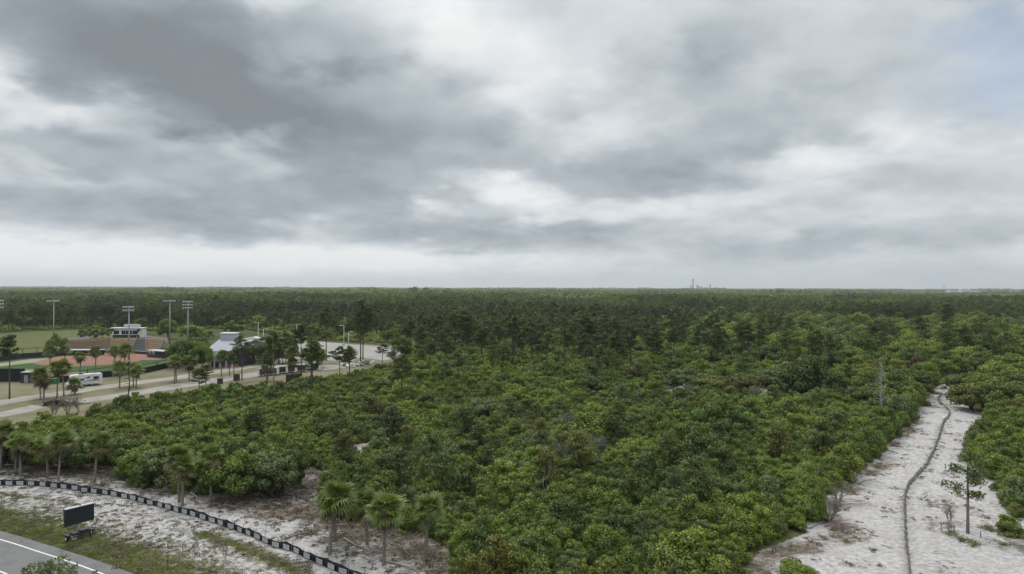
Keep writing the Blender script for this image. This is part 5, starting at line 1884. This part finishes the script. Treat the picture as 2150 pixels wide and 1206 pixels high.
wall_run("outfield_fence", "tall black batter's-eye wall at the left edge of the ball field", [(-120, 803), (0, 802), (52, 802)], 4.0, M_BLACK, None)
wall_run("outfield_fence", "low black outfield fence with an open top rail running behind the motorhome", [(78, 806), (150, 802), (215, 793), (305, 784), (352, 773), (430, 762)], 1.9, M_BLACK, 3.0, 7.5)
wall_run("field_wall", "black padded wall along the far left side of the ball field", [(-120, 764), (0, 759), (45, 753), (93, 750), (150, 745)], 1.9, M_WALLB, None, cap=M_DARK)
wall_run("field_rail", "thin dark guard rail above the padded wall on the left", [(35, 746), (60, 744.5), (95, 742)], 0.4, M_DARK, 2.6, 7.0)
# equipment shed in the wall gap
p = at(66, 803)
o = thing("scoreboard_shed", "dark shed with a pale roof edge set in the outfield wall", "shed", p, 0.05)
MB().box((0, 0, 1.55), (4.4, 3.0, 3.1)).build("walls", M_DARK, o)
MB().box((0.2, -0.3, 3.2), (4.2, 3.6, 0.22)).build("roof", M_LGRAY, o)
MB().box((-0.6, -1.52, 1.2), (1.1, 0.06, 2.2)).build("door", M_GALV, o)
MB().box((0.9, -1.52, 1.6), (0.06, 0.06, 2.6)).build("post", M_GALV, o)

def dugout(px0, px1, base, h, label):
    a, b = at(px0, base), at(px1, base + (0 if px0 < 250 else 3)); c__ = (a + b) / 2; L_ = (b - a).length
    o = thing("dugout", label, "dugout", c__, math.atan2(b.y - a.y, b.x - a.x))
    MB().box((0, 1.5, h / 2), (L_, 0.2, h)).build("rear_wall", M_DARK, o)
    MB().box((0, -0.1, h + 0.15), (L_ + 0.6, 4.0, 0.25)).build("roof", M_LGRAY, o)
    MB().box((0, -1.8, 0.55), (L_, 0.12, 1.1)).build("front_rail", M_DARK, o)
    for k in range(5):
        MB().box(((k / 4 - 0.5) * (L_ - 0.3), -1.8, h / 2), (0.16, 0.16, h)).build("post", M_DARK, o)
    MB().box((0, 0.9, 0.5), (L_ - 1, 0.5, 0.1)).build("bench", M_TAN2, o)
dugout(150, 215, 746, 2.1, "left dugout with a pale flat roof in front of the brown seats")
dugout(318, 352, 749, 2.6, "right dugout with a dark front beside the big oaks")

def stand(name_label, f0, f1, b0, b1, zf, zb_, rows, mat, aisle=False):
    """raked seating: front edge f0-f1 and back edge b0-b1 in photo pixels, heights zf -> zb"""
    F0, F1, B0, B1 = at(*f0, zf), at(*f1, zf), at(*b0, zb_), at(*b1, zb_)
    base = (F0 + F1) / 2; base.z = 0
    o = thing("grandstand", name_label, "grandstand", base, 0, "seating sections of the grandstand")
    rise = (zb_ - zf) / rows
    for r_ in range(rows):
        t0, t1 = r_ / rows, (r_ + 1) / rows
        P = [F0.lerp(B0, t0), F1.lerp(B1, t0), F1.lerp(B1, t1), F0.lerp(B0, t1)]
        z_ = zf + rise * r_
        lo = [Vector((q.x, q.y, max(0, z_ - 1.2))) - base for q in P]; hi = [Vector((q.x, q.y, z_)) - base for q in P]
        st_ = MB().add(lo + hi, [(0, 3, 2, 1), (4, 5, 6, 7), (0, 1, 5, 4), (1, 2, 6, 5), (2, 3, 7, 6), (3, 0, 4, 7)]).build("step", M_CONC, o)
        # the row of seats: bench pan and backs
        A, B = hi[0].lerp(hi[3], 0.45), hi[1].lerp(hi[2], 0.45); A2, B2 = hi[0].lerp(hi[3], 0.72), hi[1].lerp(hi[2], 0.72)
        up_ = Vector((0, 0, 0.42)); up2 = Vector((0, 0, 0.86)); th = Vector((0, 0, 0.07))
        rowm = MB().add([A + up_, B + up_, B2 + up_, A2 + up_, A + up_ + th, B + up_ + th, B2 + up_ + th, A2 + up_ + th], [(0, 3, 2, 1), (4, 5, 6, 7), (0, 1, 5, 4), (1, 2, 6, 5), (2, 3, 7, 6), (3, 0, 4, 7)])
        nb_ = max(4, int((B - A).length / 1.1)); bk = (A2 - A).normalized() * 0.07
        for q in range(nb_):
            u0, u1 = (q + 0.06) / nb_, (q + 0.94) / nb_
            a0, a1 = A2.lerp(B2, u0) + up_, A2.lerp(B2, u1) + up_
            rowm.add([a0, a1, a1 + bk, a0 + bk, a0 + up2 - up_, a1 + up2 - up_, a1 + bk + up2 - up_, a0 + bk + up2 - up_], [(0, 3, 2, 1), (4, 5, 6, 7), (0, 1, 5, 4), (1, 2, 6, 5), (2, 3, 7, 6), (3, 0, 4, 7)])
        rowm.build("seat_row", mat, o)
    # side rails
    for a, b in ((F0, B0), (F1, B1)):
        q0, q1 = a - base, b - base
        MB().tube([q0 + Vector((0, 0, 1.0)), q1 + Vector((0, 0, 1.0))], 0.06, 5).tube([q0, q0 + Vector((0, 0, 1.0))], 0.05, 5).tube([q1, q1 + Vector((0, 0, 1.0))], 0.05, 5).build("handrail", M_GSEAT, o)
stand("leftmost seating section of the grandstand with dark brown seats", (150, 738), (208, 735), (133, 717), (190, 714), 0.9, 4.0, 8, M_TAN2)
stand("second seating section from the left, brown seats below the palms", (212, 735), (234, 737), (194, 713), (234, 711), 0.9, 4.2, 8, M_TAN2)
stand("central seating section right under the press box", (235, 737), (276, 737), (235, 713), (287, 711), 0.9, 4.2, 8, M_TAN)
stand("narrow grey-railed seating section right of the press box", (277, 737), (305, 740), (288, 711), (305, 710), 0.9, 4.2, 8, M_GSEAT)
stand("right seating section with bright tan seats", (306, 740), (332, 743), (306, 710), (346, 712), 0.9, 4.2, 8, M_TAN)
wall_run("backstop_wall", "dark low wall along the front of the grandstand", [(152, 745), (215, 741), (260, 741), (300, 744), (345, 748)], 1.1, M_WALLB, None, cap=M_LGRAY)
# press box
y_ = 338.0
xl, xr = atd(236, y_).x, atd(298, y_).x
zb_, zt_ = zat(265, 713, y_), zat(265, 690, y_)
pb = thing("press_box", "white press box with a dark window band above the grandstand", "press box", ((xl + xr) / 2, y_, 0), 0.02)
Wp = xr - xl
hh_ = zt_ - zb_
zl_ = zat(265, 709.5, y_)
bd = MB().box((0, 2.2, (zl_ + zt_) / 2), (Wp, 4.4, zt_ - zl_)).build("walls", M_OFFW, pb)
MB().box((-0.2, 2.0, zt_ + 0.14), (Wp + 1.0, 5.4, 0.28)).build("roof", M_WHITE, pb)
zf_ = zat(265, 706.5, y_)
MB().box((-Wp * 0.03, -0.06, zf_), (Wp * 0.90, 0.14, 1.45)).build("dark_fascia", M_DARK, pb)
MB().box((-Wp * 0.03, -0.22, zf_ + 0.8), (Wp * 0.20, 0.3, 0.2)).build("sill_sign", M_LGRAY, pb)
for cx_, n_, w_ in ((-0.355, 3, 0.052), (-0.12, 2, 0.058), (0.02, 2, 0.058), (0.135, 1, 0.06), (0.275, 3, 0.052)):
    for k in range(n_):
        wx = Wp * (cx_ + (k - (n_ - 1) / 2) * (w_ + 0.008))
        w = MB().box((wx, -0.05, zat(265, 698.2, y_)), (Wp * w_, 0.12, 1.75)).build("window", M_GLASS, pb)
for sx in (-0.47, 0.40):
    MB().box((Wp * sx, -0.5, zt_ - 0.8), (0.9, 0.7, 0.9), M=Matrix.Rotation(0.4, 3, 'X')).build("loudspeaker", M_DARK, pb)
for sx in (-0.46, -0.15, 0.15, 0.46):
    MB().box((Wp * sx, 0.3, zb_ / 2), (0.4, 0.4, zb_)).build("column", M_DARK, pb)
MB().box((Wp * 0.06, 3.2, zt_ + 1.0), (Wp * 0.48, 2.6, 1.7)).build("rooftop_room", M_LGRAY, pb)
for k in range(6):
    MB().box((-Wp * 0.5 - 0.5 - k * 0.55, 0.4, zb_ - 0.3 - k * 0.62), (0.6, 1.5, 0.12)).build("stair_tread", M_LGRAY, pb)
wall_run("walkway_rail", "pale rail along the concourse behind the right seats", [(304, 716), (352, 720)], 2.6, M_LGRAY, None, thick=0.1)
wall_run("walkway_rail", "pale rail along the concourse behind the left seats", [(138, 719), (188, 716)], 2.2, M_LGRAY, None, thick=0.1)
p = at(272, 768)
o = thing("field_cart", "small black utility cart parked on the clay beside the light mast", "cart", p, 0.3)
MB().box((0, 0, 0.75), (2.4, 1.3, 0.5)).build("body", M_DARK, o, bevel=0.08)
MB().box((-0.3, 0, 1.2), (0.7, 1.2, 0.5)).build("seat", M_DARK, o, bevel=0.05)
MB().tube([(0.6, 0, 1.0), (0.45, 0, 1.6)], 0.05, 6).build("steering_column", M_DARK, o)
for sx in (-0.8, 0.8):
    for sy in (-0.65, 0.65):
        MB().tube([(sx, sy - 0.1, 0.35), (sx, sy + 0.1, 0.35)], 0.35, 12).build("wheel", M_RUB, o, True)

# ---------- metal roofed building -----------------------------------------------------
y0 = at(480, 772).y
xa, xb = atd(434, y0).x, atd(512, y0).x
Wb = xb - xa
bl = thing("park_building", "low building with a pale metal roof between the oaks and the parking lot", "building", ((xa + xb) / 2, y0, 0), 0.05)
ze = zat(480, 738, y0); yr = 15.0
zr = zat(480, 714, y0 + yr)
def slab(pts, th, name, mat, parent):
    lo = [Vector(q) for q in pts]; hi = [q + Vector((0, 0, th)) for q in lo]
    return MB().add(lo + hi, [(0, 3, 2, 1), (4, 5, 6, 7), (0, 1, 5, 4), (1, 2, 6, 5), (2, 3, 7, 6), (3, 0, 4, 7)]).build(name, mat, parent)
r1 = slab([(-Wb / 2, -1.5, ze), (Wb / 2 - 3, -1.5, ze), (Wb / 2 - 1, yr, zr), (-Wb / 2 - 1, yr, zr)], 0.18, "roof", M_ROOF, bl)
for k in range(14):
    f = (k + 0.5) / 14
    a = Vector((-Wb / 2 + (Wb - 3) * f, -1.5, ze + 0.19)); b = Vector((-Wb / 2 - 1 + Wb * f, yr, zr + 0.19))
    MB().tube([a, b], 0.06, 4).build("roof_seam", M_ROOF, r1)
slab([(-Wb / 2 - 1, yr, zr), (Wb / 2 - 1, yr, zr), (Wb / 2 - 1, 2 * yr, ze), (-Wb / 2 - 1, 2 * yr, ze)], 0.18, "roof", M_ROOF, bl)
slab([(-Wb / 2, -1.8, ze - 1.25), (Wb / 2 - 3, -1.8, ze - 1.25), (Wb / 2 - 3, -1.55, ze + 0.1), (-Wb / 2, -1.55, ze + 0.1)], 0.05, "fascia", M_LGRAY, bl)
MB().box((0, 9, ze / 2 - 0.1), (Wb - 2, 14, ze - 0.3)).build("walls", M_DARK, bl)
MB().box((Wb * 0.05, 1.5, 0.55), (Wb * 0.55, 0.5, 1.1)).build("brick_base", M_BRICK, bl)
for k in range(5):
    MB().box((-Wb / 2 + 1.2 + k * (Wb - 5) / 4, -1.0, ze / 2 - 0.6), (0.5, 0.5, ze - 1.2)).build("column", M_LGRAY, bl)
ub = MB().box((-Wb * 0.33, yr + 2, zat(450, 700, y0 + yr + 2) - 2.0), (5.4, 4.5, 4.0)).build("upper_room", M_LGRAY, bl)
MB().box((-Wb * 0.33, yr + 2, zat(450, 700, y0 + yr + 2) + 0.12), (6.0, 5.1, 0.24)).build("upper_roof", M_WHITE, ub)
p = at(515, 730)
o = thing("side_building", "small white-roofed outbuilding half hidden behind a pine", "building", p + Vector((0, 12, 0)), 0.15)
MB().box((0, 0, 1.6), (9, 5, 3.2)).build("walls", M_LGRAY, o)
MB().prism([(-5.0, 3.2), (0, 4.2), (5.0, 3.2)], -3.0, 3.0).build("roof", M_WHITE, o)
MB().box((-2, -2.55, 1.2), (1.2, 0.1, 2.2)).build("door", M_DARK, o)

# ---------- white trailers, rubble, screens ---------------------------------------------
TLAB = ["leftmost white trailer of the row beside the gravel lane", "second white trailer from the left, dark open side", "third white trailer behind the thin pines", "fourth white trailer near the brown screen",
        "fifth white trailer with a broad dark door", "rightmost white trailer of the row beside the lane"]
t0 = None
for i, (px, base, w_, lab) in enumerate(zip((553, 574, 592, 612, 634, 660), (790, 788, 785, 783, 781, 778), (3.0, 3.4, 3.8, 3.8, 4.2, 4.4), TLAB)):
    p = at(px, base)
    o = thing("utility_trailer", lab, "trailer", p, 0.22, "white trailers beside the gravel lane")
    MB().box((0, 0, 1.45), (w_, 2.1, 2.1)).build("body", M_WHITE, o, bevel=0.05)
    MB().box((0.1 * (i % 3 - 1), -1.06, 1.5), (w_ * 0.62, 0.06, 1.75)).build("dark_door", M_DARK, o)
    MB().box((0, 0, 2.56), (w_ + 0.1, 2.2, 0.1)).build("roof", M_LGRAY, o)
    MB().box((w_ / 2 + 0.5, 0, 0.45), (1.0, 0.12, 0.12)).build("drawbar", M_DARK, o)
    for sx in (-0.55, 0.55):
        MB().tube([(sx, -1.0, 0.33), (sx, -0.8, 0.33)], 0.33, 12).build("wheel", M_RUB, o, True)
        MB().tube([(sx, 0.8, 0.33), (sx, 1.0, 0.33)], 0.33, 12).build("wheel", M_RUB, o, True)
for px, base, w_, h_, lab in [(497, 799, 1.7, 1.9, "dark square crate standing beside the lane under the wide-crowned pine"), (462, 806, 1.5, 1.5, "small dark crate left of the wide-crowned pine")]:
    p = at(px, base)
    o = thing("crate", lab, "crate", p, 0.3)
    MB().box((0, 0, h_ / 2), (w_, w_, h_)).build("box", M_BROWNP, o, bevel=0.03)
    MB().box((0, 0, h_ + 0.05), (w_ + .12, w_ + .12, .1)).build("lid", M_DARK, o)
    for sx in (-1, 0, 1):
        MB().box((sx * w_ * 0.4, -w_ / 2 - 0.03, h_ / 2), (0.1, 0.06, h_)).build("slat", M_BROWNP, o)
a, b = at(601, 808), at(632, 804)
o = thing("mesh_screen", "dark brown mesh screen standing at the edge of the scrub", "screen", (a + b) / 2, math.atan2((b - a).y, (b - a).x))
w_ = (b - a).length
MB().box((0, 0, 1.5), (w_, 0.08, 2.8)).build("mesh", M_BROWNP, o)
for sx in (-0.5, 0, 0.5):
    MB().box((sx * w_, 0.08, 1.55), (0.12, 0.12, 3.1)).build("post", M_DARK, o)
r2 = random.Random(3)
for mt, nm in ((M_OFFW, "rubble"), (M_CONC, "rubble")):
    mb = MB()
    for i in range(34):
        px = r2.uniform(716, 784); base = 774 - (px - 716) * 0.17 + r2.uniform(-4, 3)
        p = at(px, base); s_ = r2.uniform(0.5, 1.2)
        mb.box(p + Vector((0, 0, 0.3 + r2.uniform(0, .6))), (s_, s_ * r2.uniform(.6, 1), s_ * r2.uniform(.4, .8)), M=Euler((r2.uniform(-.5, .5), r2.uniform(-.5, .5), r2.uniform(0, 3))).to_matrix())
    o = kind(mb.build(nm, mt), 'stuff')
    o['label'] = ("pale" if mt is M_OFFW else "grey") + " broken blocks heaped at the front edge of the parking lot"; o['category'] = "rubble"

# a cart and a few small posts on the lot
p = at(700, 741)
o = thing("lot_cart", "small dark cart with a raised bucket on the parking lot", "cart", p, 0.5)
MB().box((0, 0, 0.6), (2.2, 1.1, 0.5)).build("body", M_DARK, o, bevel=.06)
MB().tube([(0.6, 0, 0.8), (1.3, 0, 1.9)], 0.12, 6).build("arm", M_DARK, o)
for sx in (-.7, .7):
    MB().tube([(sx, -.6, .3), (sx, .6, .3)], .3, 10).build("wheel", M_RUB, o, True)
p = at(741, 750)
o = thing("lot_sign", "small grey sign post on the grass island of the parking lot", "sign", p, 0)
MB().tube([(0, 0, 0), (0, 0, 2.0)], .05, 6).build("post", M_GALV, o)
MB().box((0, -.06, 2.0), (.8, .04, .8)).build("sign_plate", M_GALV, o)

# ---------- far things on the horizon ------------------------------------------------------
def lattice(px, y, top, w, label, mat, plat=True):
    p = atd(px, y); h = zat(px, top, y)
    o = thing("radio_mast", label, "mast", p)
    mb = MB()
    for sx, sy in ((-1, -1), (1, -1), (1, 1), (-1, 1)):
        mb.tube([(sx * w, sy * w, 0), (sx * w * 0.5, sy * w * 0.5, h)], w * 0.22, 4)
    n_ = 14
    for k in range(n_):
        z_ = h * k / n_; z2 = h * (k + 1) / n_; f = 1 - 0.5 * k / n_; f2 = 1 - 0.5 * (k + 1) / n_
        mb.tube([(-w * f, -w * f, z_), (w * f2, -w * f2, z2)], w * 0.12, 3).tube([(w * f, -w * f, z_), (-w * f2, -w * f2, z2)], w * 0.12, 3)
    mb.build("lattice", mat, o)
    if plat:
        for fz, rw in ((0.97, 2.4), (0.88, 2.0), (0.72, 2.2), (0.55, 1.7)):
            pl = MB()
            for k in range(8):
                a = k * PI / 4; pl.box((math.cos(a) * w * rw, math.sin(a) * w * rw, h * fz), (w * 0.5, w * 0.5, h * 0.045))
            pl.tube([(0, 0, h * fz - 0.5), (0, 0, h * fz + 0.5)], w * rw, 10).build("antenna_ring", mat, o)
M_MAST = plain("mast_steel", (0.085, 0.085, 0.085), 0.7, 0.2, 0.1, 0.1)
lattice(1455, 2500, 586.5, 1.1, "dark lattice radio mast rising above the treeline on the horizon", M_MAST)
lattice(1047, 3600, 598, 0.8, "hair-thin mast left of centre on the horizon", M_MAST, False)
lattice(1246, 3600, 599, 0.7, "hair-thin mast right of centre on the horizon", M_MAST, False)
lattice(1982, 3400, 598, 0.8, "faint thin mast above the white warehouses", M_MAST, False)
M_TOWER = plain("tower_facade", (0.30, 0.32, 0.34), 0.5, 0.4, 0.08, 0.02)
M_TWIN = plain("tower_window", (0.12, 0.14, 0.16), 0.3, 0.5, 0.1, 0.02)
for i, (px, top, w_, lab) in enumerate([(1451, 597.5, 14, "hazy tower just left of the radio mast"), (1464.5, 598, 18, "hazy stepped tower right of the radio mast"), (1470, 602, 46, "low hazy block right of the stepped tower"), (1491, 596, 12, "slim hazy tower rightmost of the skyline")]):
    y = 8600; p = atd(px, y); h = zat(px, top, y)
    w2 = w_ / 2 * 2.2
    o = thing("office_tower", lab, "tower", p, 0.3 * i, "distant city skyline")
    MB().box((0, 0, h * 0.45), (w2, w2, h * 0.9)).build("shaft", M_TOWER, o)
    MB().box((0, 0, h * 0.95), (w2 * 0.62, w2 * 0.62, h * 0.1)).build("crown_storey", M_TOWER, o)
    for k in range(5):
        MB().box((0, -w2 / 2 - 0.3, h * (0.15 + 0.15 * k)), (w2 * 0.8, 0.6, h * 0.05)).build("window_band", M_TWIN, o)
for px0, px1, base, top, y, lab in [(1994, 2009, 613, 609.6, 2650, "low white warehouse, leftmost of three on the right horizon"), (2019, 2037, 613, 607.5, 2700, "bright white warehouse, tallest of three on the right horizon"),
                                    (2038, 2072, 613, 610.2, 2680, "long low white warehouse right of the tallest one"), (2130, 2150, 614, 611.5, 2500, "small white shed at the far right edge of the horizon")]:
    xa_, xb_ = atd(px0, y).x, atd(px1, y).x; h = zat((px0 + px1) / 2, top, y)
    o = thing("warehouse", lab, "warehouse", ((xa_ + xb_) / 2, y, 0), 0.0, "white warehouses on the horizon")
    MB().box((0, 12, h / 2), (xb_ - xa_, 24, h)).build("walls", M_WHITE, o)
    MB().prism([(-(xb_ - xa_) / 2 - .6, h), (0, h + 1.0), ((xb_ - xa_) / 2 + .6, h)], -1, 25).build("roof", M_LGRAY, o)
    for k in range(3):
        MB().box(((k - 1) * (xb_ - xa_) * 0.3, -0.1, 2.4), (4, .2, 4.6)).build("loading_door", M_LGRAY, o)

# ================================================================== AIR
hz = Mat("haze_air")
hz.nt.nodes.remove(hz.b)
pv = hz.n('ShaderNodeVolumePrincipled')
pv.inputs['Color'].default_value = (0.86, 0.90, 0.94, 1)
pv.inputs['Density'].default_value = 0.75e-4
pv.inputs['Anisotropy'].default_value = 0.2
hz.link(pv.outputs[0], hz.out.inputs['Volume'])
hb = MB().box((0, 5200, 79), (33000, 16400, 160)).build("haze", hz.m)
hb.display_type = 'WIRE'
kind(hb, 'stuff'); hb['label'] = "thin grey haze over the whole plain"; hb['category'] = "haze"

write_labels()
